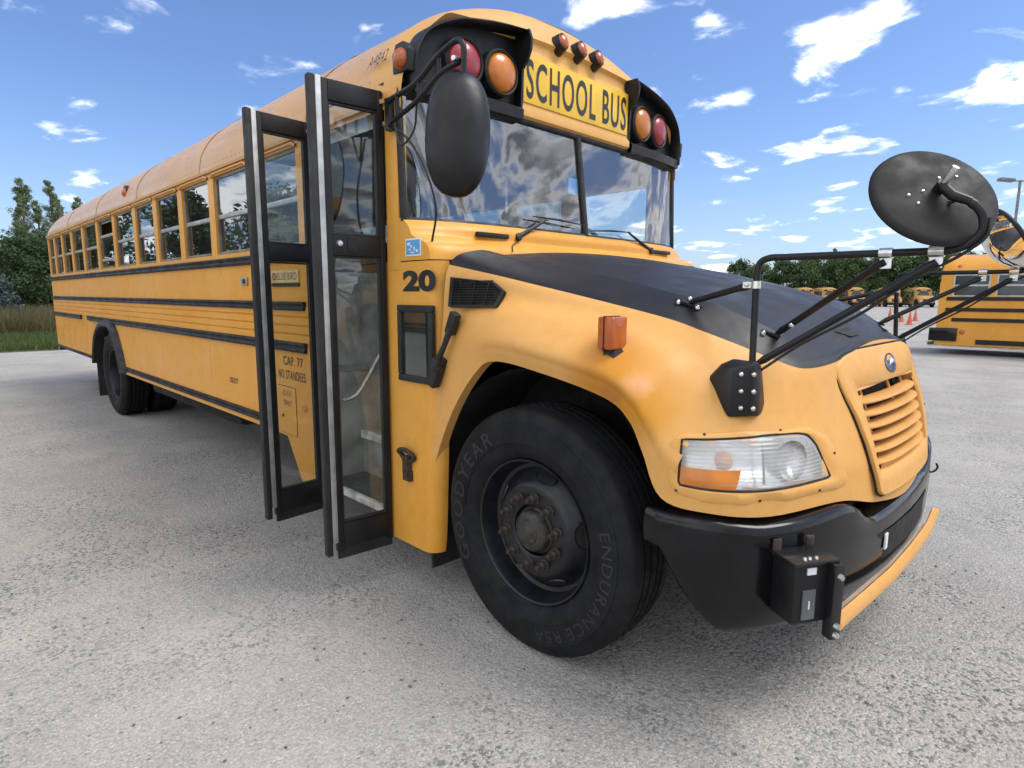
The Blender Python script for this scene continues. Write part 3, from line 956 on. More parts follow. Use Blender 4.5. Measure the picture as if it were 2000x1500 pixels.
def seam_outline(n=14):
    """half outline of the raised grille panel, bottom centre to top centre (y >= 0)"""
    pts = curve_pts([(0, 0.0, 0.735), (0, 0.28, 0.738), (0, 0.375, 0.752), (0, 0.405, 0.81), (0, 0.455, 0.94), (0, 0.495, 1.05), (0, 0.535, 1.155), (0, 0.535, 1.225), (0, 0.47, 1.262), (0, 0.30, 1.283), (0, 0.0, 1.288)], n)
    return [(p.y, p.z) for p in pts]


def open_outline(n=14):
    pts = curve_pts([(0, 0.0, 0.832), (0, 0.28, 0.833), (0, 0.368, 0.838), (0, 0.385, 0.86), (0, 0.405, 0.96), (0, 0.418, 1.05), (0, 0.425, 1.115), (0, 0.420, 1.14), (0, 0.40, 1.148), (0, 0.25, 1.150), (0, 0.0, 1.150)], n)
    return [(p.y, p.z) for p in pts]


so, oo = seam_outline(), open_outline()
so = so + [(-y, z) for y, z in reversed(so[1:-1])]
oo = oo + [(-y, z) for y, z in reversed(oo[1:-1])]
rows = []
for t, off in ((-0.015, -0.012), (0.0, 0.014), (0.06, 0.019), (0.5, 0.018), (0.94, 0.016), (1.0, 0.010), (1.0, -0.05)):
    r = []
    for (a, b_), (c, d) in zip(so, oo):
        y, z = a + (c - a) * t, b_ + (d - b_) * t
        r.append((gx(y, z) + off, y, z))
    r.append(r[0])
    rows.append(r)
gs = MB().grid(rows).build('grille_surround', 'yellow_hood', bus, smooth=45)
MB().tube([(gx(y, z) + 0.004, y * 1.012, 1.0 + (z - 1.0) * 1.012) for y, z in so] + [(gx(*so[0]) + 0.004, so[0][0], 1.0 + (so[0][1] - 1.0) * 1.012)], 0.0045, 6, caps=False).build('panel_gap', 'underbody', gs, smooth=60)
MB().grid([[(gx(y, z) - 0.085, y, z) for y in np.linspace(-0.43, 0.43, 9)] for z in (0.82, 0.95, 1.05, 1.16)]).build('grille_backing', 'underbody', bus, smooth=60)
for k in range(6):
    z0 = 0.862 + k * 0.0455
    hwid = 0.386 + (z0 - 0.86) * 0.14
    G = []
    for y in np.linspace(-hwid, hwid, 17):
        x = gx(y, z0)
        fr_ = 0.022 * (1 - (abs(y) / hwid) ** 6)
        G.append([(x - 0.034, y, z0 + 0.012), (x - 0.012 + fr_ * 0.6, y, z0 + 0.012), (x - 0.003 + fr_, y, z0 + 0.008), (x + fr_, y, z0 + 0.000), (x - 0.006 + fr_, y, z0 - 0.007), (x - 0.034, y, z0 + 0.002)])
    MB().grid(G).build('grille_slat', 'yellow_hood', gs, smooth=50)
for y in (-0.30, 0.05, 0.30):
    mb = MB()
    mb.tube([(gx(y, z) - 0.028, y, z) for z in np.linspace(0.835, 1.15, 8)], 0.007, 6)
    mb.build('grille_rib', 'yellow_hood', gs, smooth=50)
# round-cornered oval emblem
em = []
cx_, cz_ = 0.0, 1.214
pl = [(cx_ + 0.080 * math.cos(a), cz_ + 0.040 * math.sin(a)) for a in np.linspace(0, 2 * math.pi, 33)[:-1]]
e1 = MB()
e1.grid([[(gx(y, z) + 0.012, y, z) for y, z in pl + pl[:1]], [(gx(y, z) + 0.021, cx_ + (y - cx_) * .97, cz_ + (z - cz_) * .97) for y, z in pl + pl[:1]], [(gx(0, cz_) + 0.022 - (z - cz_) * .34, 0, cz_) for y, z in pl + pl[:1]]])
emb = e1.build('emblem', simple('emblem_blue', (0.022, 0.03, 0.09), 0.25, var=0.1), bus, smooth=40)


def on_emblem(y, z, o=0.0245):
    return (gx(y, z) + o, y, z)


# a pale bird-like figure on the oval
for poly in ([(-0.044, 1.206), (-0.012, 1.230), (0.018, 1.232), (0.046, 1.220), (0.018, 1.218), (0.004, 1.207), (-0.016, 1.204)], [(-0.012, 1.203), (0.012, 1.203), (0.040, 1.191), (0.006, 1.192)]):
    MB().add([on_emblem(y, z) for y, z in poly], [tuple(range(len(poly)))]).build('emblem_figure', 'decal_white', emb, smooth=0)

# ---- headlights -------------------------------------------------------------
hl_top = [(0.542, -1.163, 1.028), (0.612, -1.099, 1.028), (0.679, -1.017, 1.031), (0.736, -0.922, 1.035), (0.787, -0.80, 1.028), (0.815, -0.757, 0.991)]
hl_bot = [(0.551, -1.192, 0.884), (0.626, -1.162, 0.879), (0.70, -1.103, 0.875), (0.767, -1.011, 0.874), (0.814, -0.882, 0.873), (0.857, -0.715, 0.875)]
bez = [(0.519, -1.191, 1.018), (0.537, -1.156, 1.043), (0.67, -1.006, 1.053), (0.789, -0.77, 1.046), (0.826, -0.69, 1.009), (0.864, -0.647, 0.919), (0.882, -0.608, 0.844), (0.869, -0.672, 0.83),
       (0.801, -0.926, 0.832), (0.721, -1.082, 0.833), (0.635, -1.158, 0.838), (0.545, -1.193, 0.855), (0.523, -1.199, 0.893)]


def hn(p):
    return Vector((p[0] - 0.22, (p[1] + 0.62), 0.02)).normalized()


def closed_resample(pts, n):
    P = [Vector(p) for p in pts]
    P.append(P[0])
    L_ = [0]
    for a, b_ in zip(P, P[1:]):
        L_.append(L_[-1] + (b_ - a).length)
    out = []
    for k in range(n):
        s_ = L_[-1] * k / n
        i = max(j for j in range(len(L_) - 1) if L_[j] <= s_)
        out.append(P[i].lerp(P[i + 1], (s_ - L_[i]) / max(1e-9, L_[i + 1] - L_[i])))
    return out


T_ = curve_pts(hl_top, 5)
B_ = curve_pts(hl_bot, 5)
lens_loop = [Vector(p) for p in T_] + [Vector(p) for p in reversed(B_)]
nl = 72
lo_ = closed_resample(lens_loop, nl)
bo_ = closed_resample(bez, nl)
# align the two loops by nearest start
k0 = min(range(nl), key=lambda k: sum((bo_[(k + i) % nl] - lo_[i]).length for i in range(0, nl, 3)))
bo_ = [bo_[(k0 + i) % nl] for i in range(nl)]
G = []
for t, off in ((-0.02, -0.006), (0.0, 0.006), (0.35, 0.010), (0.8, 0.008), (1.0, 0.000), (1.0, -0.03)):
    r = []
    for a, b_ in zip(bo_, lo_):
        p = a.lerp(b_, t)
        r.append(p + hn(p) * off)
    r.append(r[0])
    G.append(r)
hbz = MB().grid(G).build('headlight_bezel', 'yellow_hood', bus, smooth=40)
rubbr = MB().tube([p + hn(p) * 0.002 for p in lo_] + [lo_[0] + hn(lo_[0]) * 0.002], 0.0045, 6, caps=False).build('lens_gasket', 'rubber', hbz, smooth=60)
G = []
for j in range(len(T_)):
    col_ = []
    for i in range(9):
        t = i / 8
        p = T_[j].lerp(B_[j], t)
        u_ = j / (len(T_) - 1)
        blg = 0.020 * math.sin(math.pi * min(1, max(0, u_))) ** 0.6 * math.sin(math.pi * t) ** 0.5
        col_.append(p + hn(p) * (0.001 + blg))
    G.append(col_)
MB().grid(G).build('headlight_lens', 'clear_lens', hbz, smooth=60)
G2 = [[p - hn(p) * (0.030 + 0.03 * math.sin(math.pi * i / 8)) for i, p in enumerate(c)] for c in G]
MB().grid(G2).build('headlight_reflector', simple('headlight_reflector_silver', (0.72, 0.73, 0.72), 0.25, metal=0.55, var=0.15, vscale=12), hbz, smooth=60)
# amber side reflector in the lower outer corner, and bulb glimpses
G3 = []
for j in range(0, 11):
    c = []
    for i in (4.7, 5.5, 6.5, 7.5, 7.95):
        i0 = int(i)
        p = G[j][i0].lerp(G[j][min(8, i0 + 1)], i - i0)
        c.append(p + hn(p) * 0.0015)
    G3.append(c)
MB().grid(G3).build('amber_side_reflector', 'amber', hbz, smooth=60)
MB().tube([G[13][1] - hn(G[13][1]) * 0.004, G[14][7] - hn(G[14][7]) * 0.004], 0.004, 6).build('lens_divider', 'rubber', hbz, smooth=60)
MB().revolve([(0.0, 0.0), (0.02, 0.004), (0.028, 0.02), (0.03, 0.05)], G[8][4] - hn(G[8][4]) * 0.028, -hn(G[8][4]), 16).build('signal_bulb', 'bulb_amber', hbz, smooth=60)
MB().revolve([(0.012, 0.0), (0.05, 0.012), (0.066, 0.035)], G[18][4] - hn(G[18][4]) * 0.045, hn(G[18][4]), 24).build('bulb_shield', 'chrome', hbz, smooth=60)
sc2 = MB()
for k in range(4, nl, 12):
    p = bo_[k].lerp(lo_[k], 0.22)
    sc2.revolve([(0, 0.013), (0.004, 0.013), (0.005, 0.009)], p, hn(p), 8)
sc2.build('bezel_screws', 'rust', hbz, smooth=40)
mirrored(hbz)

# ---- bumper -----------------------------------------------------------------
BPL = [(0.44, -1.205), (0.50, -1.213), (0.60, -1.198), (0.71, -1.13), (0.80, -1.012), (0.87, -0.845), (0.925, -0.58), (0.955, -0.28), (0.965, 0)]
bpc = curve_pts([(x, y, 0) for x, y in BPL], 5)
bpc = bpc + [Vector((p.x, -p.y, 0)) for p in reversed(bpc[:-1])]


def bump_top(y):
    a = abs(y)
    return float(np.interp(a, [0, 0.42, 0.50, 0.58, 0.66, 1.05, 1.2], [0.668, 0.668, 0.69, 0.745, 0.768, 0.760, 0.782]))


def bump_bot(x, y):
    return 0.405 + 0.24 * max(0.0, min(1.0, (0.70 - x) / 0.20)) ** 1.2


G = []
for i, p in enumerate(bpc):
    q = bpc[min(i + 1, len(bpc) - 1)] - bpc[max(i - 1, 0)]
    n = Vector((-q.y, q.x, 0)).normalized()
    if n.dot(Vector((1, p.y * 0.3, 0))) < 0:
        n = -n
    zt, zb = bump_top(p.y), bump_bot(p.x, p.y)
    r = [p - n * 0.10 + Vector((0, 0, zt + 0.012)), p - n * 0.025 + Vector((0, 0, zt + 0.004)), p - n * 0.006 + Vector((0, 0, zt - 0.006)), p + Vector((0, 0, zt - 0.03)),
         p + n * 0.004 + Vector((0, 0, zt - (zt - zb) * 0.4)), p + Vector((0, 0, zb + (zt - zb) * 0.25)), p - n * 0.006 + Vector((0, 0, zb + 0.02)), p - n * 0.02 + Vector((0, 0, zb)), p - n * 0.12 + Vector((0, 0, zb + 0.005))]
    G.append(r)
bmp = MB().grid(G).build('front_bumper', 'bumper', bus, smooth=50)
bmp['label'] = 'black wrap-around front bumper with scuffed edge'
MB().box(0.10, 0.84, -0.80, 0.80, 0.50, 0.70).build('bumper_backing', 'underbody', bus)
# licence recess in the middle
MB().grid([[(float(np.interp(abs(y), [0, 0.28, 0.58], [0.965, 0.955, 0.925])) + 0.006, y * k, z) for z, k in ((0.485, 0.9), (0.54, 0.95), (0.60, 1.0))] for y in np.linspace(-0.40, 0.40, 17)]).build('bumper_opening', 'underbody', bmp, smooth=60)
MB().box(0.958, 0.964, -0.345, -0.315, 0.53, 0.59).build('reflector_tab', 'decal_white', bmp)
for (x, y, z) in ((0.865, 0.60, 0.64),):
    MB().tube(curve_pts([(x, y, z), (x + 0.06, y + 0.01, z - 0.012), (x + 0.085, y + 0.02, z + 0.012), (x + 0.078, y + 0.02, z + 0.035)], 4), 0.005, 6).build('wire_hook', 'black', bmp)
# crossing arm folded along the bumper
arm = []
for y in np.linspace(-0.865, 0.62, 26):
    x = float(np.interp(y, [-0.84, -0.6, -0.3, 0, 0.35, 0.7], [0.955, 0.972, 0.990, 0.992, 0.985, 0.955]))
    arm.append([(x - 0.012, y, 0.448), (x + 0.012, y, 0.450), (x + 0.016, y, 0.430), (x + 0.012, y, 0.410), (x - 0.012, y, 0.408), (x - 0.012, y, 0.448)])
ca = MB().grid(arm).build('crossing_arm', paint('arm_yellow', (0.70, 0.34, 0.07), (0.72, 0.38, 0.11), 0.4), bus, smooth=40)
ca['label'] = 'yellow crossing arm folded along the bumper edge'
MB().grid([[(float(np.interp(y, [-0.84, -0.6, -0.3, 0, 0.35, 0.7], [0.94, 0.957, 0.975, 0.977, 0.97, 0.94])), y, z) for z in (0.40, 0.47)] for y in np.linspace(-0.8, 0.62, 20)]).build('arm_rail', 'alu', ca, smooth=60)
# crossing-arm control box
bn = Vector((0.86, -0.50, 0)).normalized()      # outward
bt = Vector((0.50, 0.86, 0)).normalized()       # along the bumper towards the middle
bc = Vector((0.877, -0.980, 0.580))
uz = Vector((0, 0, 1))
bx = MB().obox(bc, bt, bn, uz, 0.070, 0.052, 0.098).build('control_box', 'black', bus, bevel=0.008)
bx['label'] = 'black crossing arm motor box on the bumper corner'
MB().obox(bc + bn * 0.008 + uz * 0.103, bt, bn, uz, 0.082, 0.058, 0.005).build('box_lid', 'black_gloss', bx, bevel=0.003)
MB().obox(bc + bn * 0.0545 - bt * 0.012 + uz * 0.074, bt, bn, uz, 0.016, 0.002, 0.011).build('box_label', 'decal_white', bx)
MB().obox(bc + bn * 0.0545 - bt * 0.016 - uz * 0.035, bt, bn, uz, 0.023, 0.002, 0.048).build('warning_plate', simple('grey_plate', (0.10, 0.11, 0.12), 0.4), bx)
MB().obox(bc + bn * 0.0575 - bt * 0.016 - uz * 0.035, bt, bn, uz, 0.002, 0.0012, 0.013).build('plate_mark', 'decal_white', bx)
ch = MB().obox(bc + bt * 0.066 + bn * 0.066 - uz * 0.025, bt, bn, uz, 0.018, 0.018, 0.122).build('arm_pivot_channel', 'black_gloss', bx, bevel=0.004)
for dz in (0.085, -0.075, -0.105):
    MB().revolve([(0, 0.012), (0.008, 0.011), (0.011, 0.0)], bc + bt * 0.066 + bn * 0.084 + uz * (dz - 0.025), bn, 8).build('pivot_bolt', 'rust' if dz < -0.12 else 'chrome', bx)
for k, db in enumerate((-0.03, -0.012, 0.012)):
    MB().revolve([(0, 0.008), (0.005, 0.007), (0.007, 0.0)], bc + bn * 0.042 + bt * db + uz * 0.108, uz, 8).build('lid_screw', 'chrome', bx)
for db in (-0.075, 0.07):
    MB().obox(bc - bn * 0.042 + bt * db * 0.85 + uz * 0.118, bt, bn, uz, 0.014, 0.005, 0.026).build('mounting_tab', 'rust', bx, bevel=0.003)

# ---- cross-view mirrors on the hood ------------------------------------------


def clamp_at(p, axis, parent, r=0.016, h=0.02):
    ax = Vector(axis).normalized()
    c = MB().revolve([(r * 0.8, -h), (r, -h), (r, h), (r * 0.8, h)], p, ax, 14)
    side = ax.orthogonal().normalized()
    side = (Vector((0, 0, -1)) - ax * ax.z * -1).normalized() if abs(ax.z) < 0.9 else Vector((-1, 0, 0))
    c.obox(Vector(p) + side * (r + 0.012), ax, side, ax.cross(side), h * 0.85, 0.016, 0.004)
    c.revolve([(0, 0.010), (0.006, 0.009), (0.008, 0.0)], Vector(p) + side * (r + 0.014) + ax.cross(side) * 0.004, ax.cross(side), 8)
    return c.build('tube_clamp', 'chrome', parent, smooth=40)


def brace(a, b_, parent, r=0.0115):
    """tube with flattened ends"""
    a, b_ = Vector(a), Vector(b_)
    d = (b_ - a).normalized()
    return MB().tube([a, a + d * 0.03, a + d * 0.055, b_ - d * 0.055, b_ - d * 0.03, b_], [0.008, 0.013, r, r, 0.015, 0.010], 10).build('mirror_brace', 'black', parent, smooth=60)


def ball_bolts(pts, nrm, parent):
    for p in pts:
        MB().revolve([(0, 0.012), (0.005, 0.0105), (0.0085, 0.005), (0.009, -0.004)], p, nrm, 10).build('dome_bolt', 'chrome', parent, smooth=70)


arm_path = [(0.668, -0.938, 1.13), (0.652, -0.92, 1.25)] + [(0.640, -0.900, 1.50)] + \
    [tuple(p) for p in curve_pts([(0.639, -0.897, 1.55), (0.645, -0.894, 1.592), (0.675, -0.891, 1.608), (0.72, -0.890, 1.609)], 4)] + \
    [(1.0, -0.885, 1.609), (1.12, -0.880, 1.609)] + \
    [tuple(p) for p in curve_pts([(1.15, -0.878, 1.609), (1.19, -0.875, 1.623), (1.218, -0.874, 1.655), (1.217, -0.876, 1.692), (1.205, -0.879, 1.716), (1.185, -0.882, 1.736)], 4)]
arm = MB().tube(arm_path, [0.011] * (len(arm_path) - 3) + [0.0125, 0.012, 0.010], 12).build('mirror_arm', 'black', bus, smooth=60)
clamp_at((0.6395, -0.900, 1.522), (0, 0, 1), arm, 0.0155, 0.012)
clamp_at((1.005, -0.885, 1.609), (1, 0, 0), arm, 0.0155, 0.017)
clamp_at((1.125, -0.880, 1.609), (1, 0, 0), arm, 0.0165, 0.018)
clamp_at((0.652, -0.92, 1.255), (0, 0, 1), arm, 0.0155, 0.014)
brace((0.362, -0.820, 1.462), (0.625, -0.895, 1.524), arm)
brace((0.63, -0.672, 1.352), (1.005, -0.890, 1.585), arm)
brace((0.665, -0.915, 1.263), (1.128, -0.884, 1.580), arm)
MB().tube(curve_pts([(0.68, -0.93, 1.24), (0.80, -0.915, 1.335), (0.95, -0.90, 1.43), (1.08, -0.885, 1.535), (1.17, -0.88, 1.59), (1.228, -0.878, 1.64), (1.232, -0.874, 1.69)], 5), 0.0045, 6).build('heater_cable', 'rubber', arm, smooth=60)
ft = MB().obox((0.354, -0.822, 1.457), (0.85, 0.15, -0.28), (0.35, 0.9, 0.1), (0.2, -0.2, 0.95), 0.05, 0.012, 0.005)
ft.build('brace_foot', 'black', arm, bevel=0.002)
ball_bolts([(0.321, -0.836, 1.460), (0.391, -0.821, 1.441), (0.342, -0.788, 1.472)], (-0.1, -0.2, 1), arm)
ft = MB().obox((0.615, -0.690, 1.352), (0.85, 0.4, -0.3), (-0.35, 0.9, 0.1), (0.3, 0, 0.95), 0.035, 0.012, 0.005)
ft.build('brace_foot', 'black', arm, bevel=0.002)
ball_bolts([(0.600, -0.722, 1.352)], (0.2, -0.2, 1), arm)
ball_bolts([(0.700, -0.735, 1.385)], (0.2, -0.9, 0.2), arm)
mirrored(arm)
# casting at the foot of the pole
bmh = bmesh.new()
for p in ((0.520, -0.99, 1.195), (0.525, -0.94, 1.215), (0.575, -0.985, 1.262), (0.61, -0.975, 1.280), (0.690, -0.950, 1.272), (0.698, -0.958, 1.095), (0.690, -0.985, 1.10), (0.684, -0.985, 1.265), (0.630, -1.030, 1.092), (0.622, -1.022, 1.25),
          (0.66, -0.86, 1.25), (0.69, -0.88, 1.10), (0.585, -0.90, 1.25), (0.60, -0.99, 1.10)):
    bmh.verts.new(p)
res = bmesh.ops.convex_hull(bmh, input=bmh.verts)
bmesh.ops.delete(bmh, geom=[v for v in bmh.verts if not v.link_faces], context='VERTS')
mb = MB().add([v.co[:] for v in bmh.verts], [])
idx = {v: i for i, v in enumerate(bmh.verts)}
mb.f = [tuple(idx[v] for v in f.verts) for f in bmh.faces]
bmh.free()
ped = mb.build('mirror_pedestal', 'black', bus, bevel=0.008, smooth=40)
ball_bolts([(0.655, -1.008, 1.235), (0.658, -1.008, 1.18), (0.66, -1.008, 1.125), (0.687, -0.987, 1.235), (0.690, -0.989, 1.18), (0.692, -0.989, 1.125), (0.60, -1.01, 1.11)], (0.5, -0.85, 0), ped)
for ch in ped.children:
    ch.scale = (1, 1, 1)
mirrored(ped)
# the dish-shaped mirror heads: dark shell behind, convex glass facing back to the driver


def mirror_head(sgn, dn, label):
    dn = Vector(dn).normalized()
    dc_ = Vector((1.100, sgn * 0.852, 1.765))
    a_ = (Vector((0, 1, 0)) - dn * dn.y).normalized()
    b2_ = dn.cross(a_)

    def dish(profile, n=56):
        return [[dc_ + dn * h + (a_ * math.cos(2 * math.pi * k / n) + b2_ * math.sin(2 * math.pi * k / n)) * r for r, h in profile] for k in range(n)]
    dm = MB().grid(dish([(0.0, 0.016), (0.06, 0.015), (0.12, 0.010), (0.150, 0.004), (0.158, 0.002), (0.165, -0.003), (0.168, -0.010), (0.165, -0.018), (0.158, -0.019)]), close_u=True)
    dsh = dm.build('crossview_mirror', 'dish', bus, smooth=50)
    dsh['label'] = label
    MB().grid(dish([(0.0, -0.105), (0.05, -0.099), (0.09, -0.081), (0.12, -0.059), (0.145, -0.034), (0.160, -0.015)]), close_u=True).build('mirror_face', 'mirror', dsh, smooth=80)
    e1, e2 = Vector((1.150, sgn * 0.893, 1.752)), Vector((1.188, sgn * 0.882, 1.735))
    MB().tube([dc_ + dn * 0.01, dc_ + dn * 0.045], 0.015, 10).tube([dc_ + dn * 0.042 + Vector((0, 0, -0.008)), e1, e2], [0.014, 0.014, 0.0115], 10).build('ball_mount', 'black', dsh, smooth=50)
    MB().tube([dc_ + dn * 0.045, dc_ + dn * 0.07 + Vector((0.012, 0, 0.022))], [0.009, 0.010], 10).build('mount_bolt', 'chrome', dsh, smooth=50)
    for u_, v_ in ((-0.035, 0.02), (0.035, 0.03), (0.0, -0.04), (-0.075, 0.03), (-0.075, -0.005), (0.08, 0.01)):
        q = dc_ + a_ * u_ + b2_ * v_ + dn * (0.015 - 0.4 * (u_ * u_ + v_ * v_))
        MB().revolve([(0, 0.005), (0.003, 0.0045), (0.0045, 0.0)], q, dn, 8).build('dish_screw', 'chrome', dsh, smooth=60)
    MB().tube(curve_pts([dc_ + dn * 0.014 + Vector((0.0, 0.0, -0.05)), dc_ + dn * 0.035 + Vector((0.045, 0.0, -0.042)), Vector((1.205, sgn * 0.885, 1.712))], 5), 0.0045, 6).build('mirror_wire', 'rubber', dsh, smooth=60)


mirror_head(-1, (0.554, -0.627, 0.548), 'black dish back of the near cross-view mirror')
mirror_head(1, (0.78, 0.36, 0.50), 'far cross-view mirror showing its silver face')

# ---- big side mirror on its bracket at the door pillar ------------------------
mc = Vector((-0.425, -1.285, 2.115))
mn = Vector((0.80, -0.58, 0.10)).normalized()
mu = Vector((0.02, 0.06, 1.0)).normalized()
mu = (mu - mn * mu.dot(mn)).normalized()
mr = mu.cross(mn)
G = []
nn = 48
for h, sc_ in ((0.075, 0.0), (0.0745, 0.16), (0.070, 0.42), (0.058, 0.70), (0.036, 0.90), (0.006, 1.0), (-0.018, 1.0), (-0.026, 0.965)):
    r = []
    for k in range(nn + 1):
        a = 2 * math.pi * k / nn
        ca_, sa_ = math.cos(a), math.sin(a)
        p_ = 2.35
        rr = 1.0 / ((abs(ca_) ** p_ + abs(sa_) ** p_) ** (1 / p_))
        r.append(mc + mr * ca_ * rr * 0.128 * sc_ + mu * sa_ * rr * 0.246 * sc_ + mn * h)
    G.append(r)
sm = MB().grid(G).build('side_mirror', 'black', bus, smooth=60)
sm['label'] = 'large oval black mirror housing beside the windscreen'
MB().add([mc + mr * math.cos(a) * 0.122 + mu * math.sin(a) * 0.238 - mn * 0.022 for a in np.linspace(0, 2 * math.pi, 40)[:-1]], [tuple(range(39))]).build('mirror_glass', 'mirror', sm, smooth=0)
for u_, v_ in ((-0.05, 0.09), (-0.05, -0.09), (0.075, 0.075)):
    q = mc + mr * u_ + mu * v_ + mn * (0.063 if abs(u_) < .06 else 0.050)
    MB().revolve([(0, 0.004), (0.004, 0.003), (0.005, -0.004)], q, mn, 8).build('housing_screw', 'rubber', sm, smooth=60)
bk = MB()
bk.tube(curve_pts([(-0.975, -1.235, 2.36), (-0.92, -1.262, 2.355), (-0.72, -1.27, 2.375), (-0.57, -1.272, 2.44), (-0.46, -1.272, 2.468), (-0.425, -1.268, 2.462), (-0.408, -1.266, 2.43), (-0.41, -1.268, 2.34), (-0.415, -1.278, 2.28)], 5), 0.0125, 10)
bk.tube(curve_pts([(-0.975, -1.235, 2.255), (-0.90, -1.262, 2.262), (-0.72, -1.27, 2.300), (-0.55, -1.272, 2.372), (-0.42, -1.270, 2.388)], 5), 0.0115, 10)
for x, z0, z1 in ((-0.86, 2.27, 2.36), (-0.70, 2.305, 2.38), (-0.56, 2.365, 2.44)):
    bk.tube([(x, -1.269, z0), (x, -1.269, z1)], 0.009, 8)
bk.box(-0.99, -0.955, -1.25, -1.222, 2.235, 2.375)
bko = bk.build('mirror_bracket', 'black', bus, smooth=50)
MB().revolve([(0, 0.02), (0.010, 0.018), (0.013, 0.0)], (-0.435, -1.283, 2.395), (0.2, -1, 0), 10).build('bracket_bolt', 'chrome', bko, smooth=50)
MB().tube(curve_pts([(-0.90, -1.26, 2.25), (-0.86, -1.255, 2.15), (-0.78, -1.24, 2.2), (-0.74, -1.25, 2.30)], 5), 0.005, 6).tube(curve_pts([(-0.92, -1.25, 2.24), (-0.82, -1.23, 2.16), (-0.72, -1.22, 2.02), (-0.68, -1.20, 1.86), (-0.74, -1.18, 1.72)], 5), 0.005, 6).build('mirror_cable', 'rubber', bko, smooth=50)

# ---- wipers -------------------------------------------------------------------
for (pv, el, a, b_) in (((-0.755, -0.61, 1.783), (-0.755, -0.384, 1.893), (-0.765, -0.486, 1.903), (-0.757, -0.05, 1.890)),
                        ((-0.755, 0.66, 1.783), (-0.755, 0.395, 1.884), (-0.757, 0.0, 1.864), (-0.757, 0.42, 1.886))):
    wp = MB().tube([pv, Vector(pv).lerp(Vector(el), 0.45), el], [0.016, 0.010, 0.006], 8)
    wp.revolve([(0, 0.02), (0.02, 0.015), (0.024, -0.02)], pv, (1, 0, 0.3), 14)
    wo_ = wp.build('wiper_arm', 'black', bus, smooth=50)
    MB().tube([a, Vector(a).lerp(Vector(b_), 0.5) + Vector((0.006, 0, 0.004)), b_], [0.003, 0.007, 0.003], 6).build('wiper_blade', 'rubber', wo_, smooth=50)
for s in (-1, 1):
    MB().box(-0.772, -0.742, s * 0.682 if s > 0 else -0.893, s * 0.893 if s > 0 else -0.682, 1.768, 1.792).build('cowl_handle', 'black', bus, bevel=0.006)
MB().tube(curve_pts([(-0.745, -0.61, 1.765), (-0.70, -0.70, 1.735), (-0.66, -0.74, 1.70)], 4), 0.003, 5).build('washer_hose', 'rubber', bus, smooth=50)

# ---- side walls ---------------------------------------------------------------
WR = [-1.97, -2.69, -3.425, -4.155, -4.885, -5.60, -6.46, -7.29, -8.14, -8.90, -9.62, -10.27]
WIN = [(WR[i + 1] + 0.115 if i + 1 < len(WR) else -10.70, WR[i]) for i in range(len(WR))]
ZS, ZH = 1.772, 2.335


def rail_profile(s, z, h, out=0.024):
    y = s * 1.219
    return [(y, z - h), (y + s * out * 0.8, z - h * 0.92), (y + s * out, z - h * 0.55), (y + s * out * 0.55, z - h * 0.12), (y + s * out * 0.55, z + h * 0.12), (y + s * out, z + h * 0.55), (y + s * out * 0.8, z + h * 0.92), (y, z + h)]


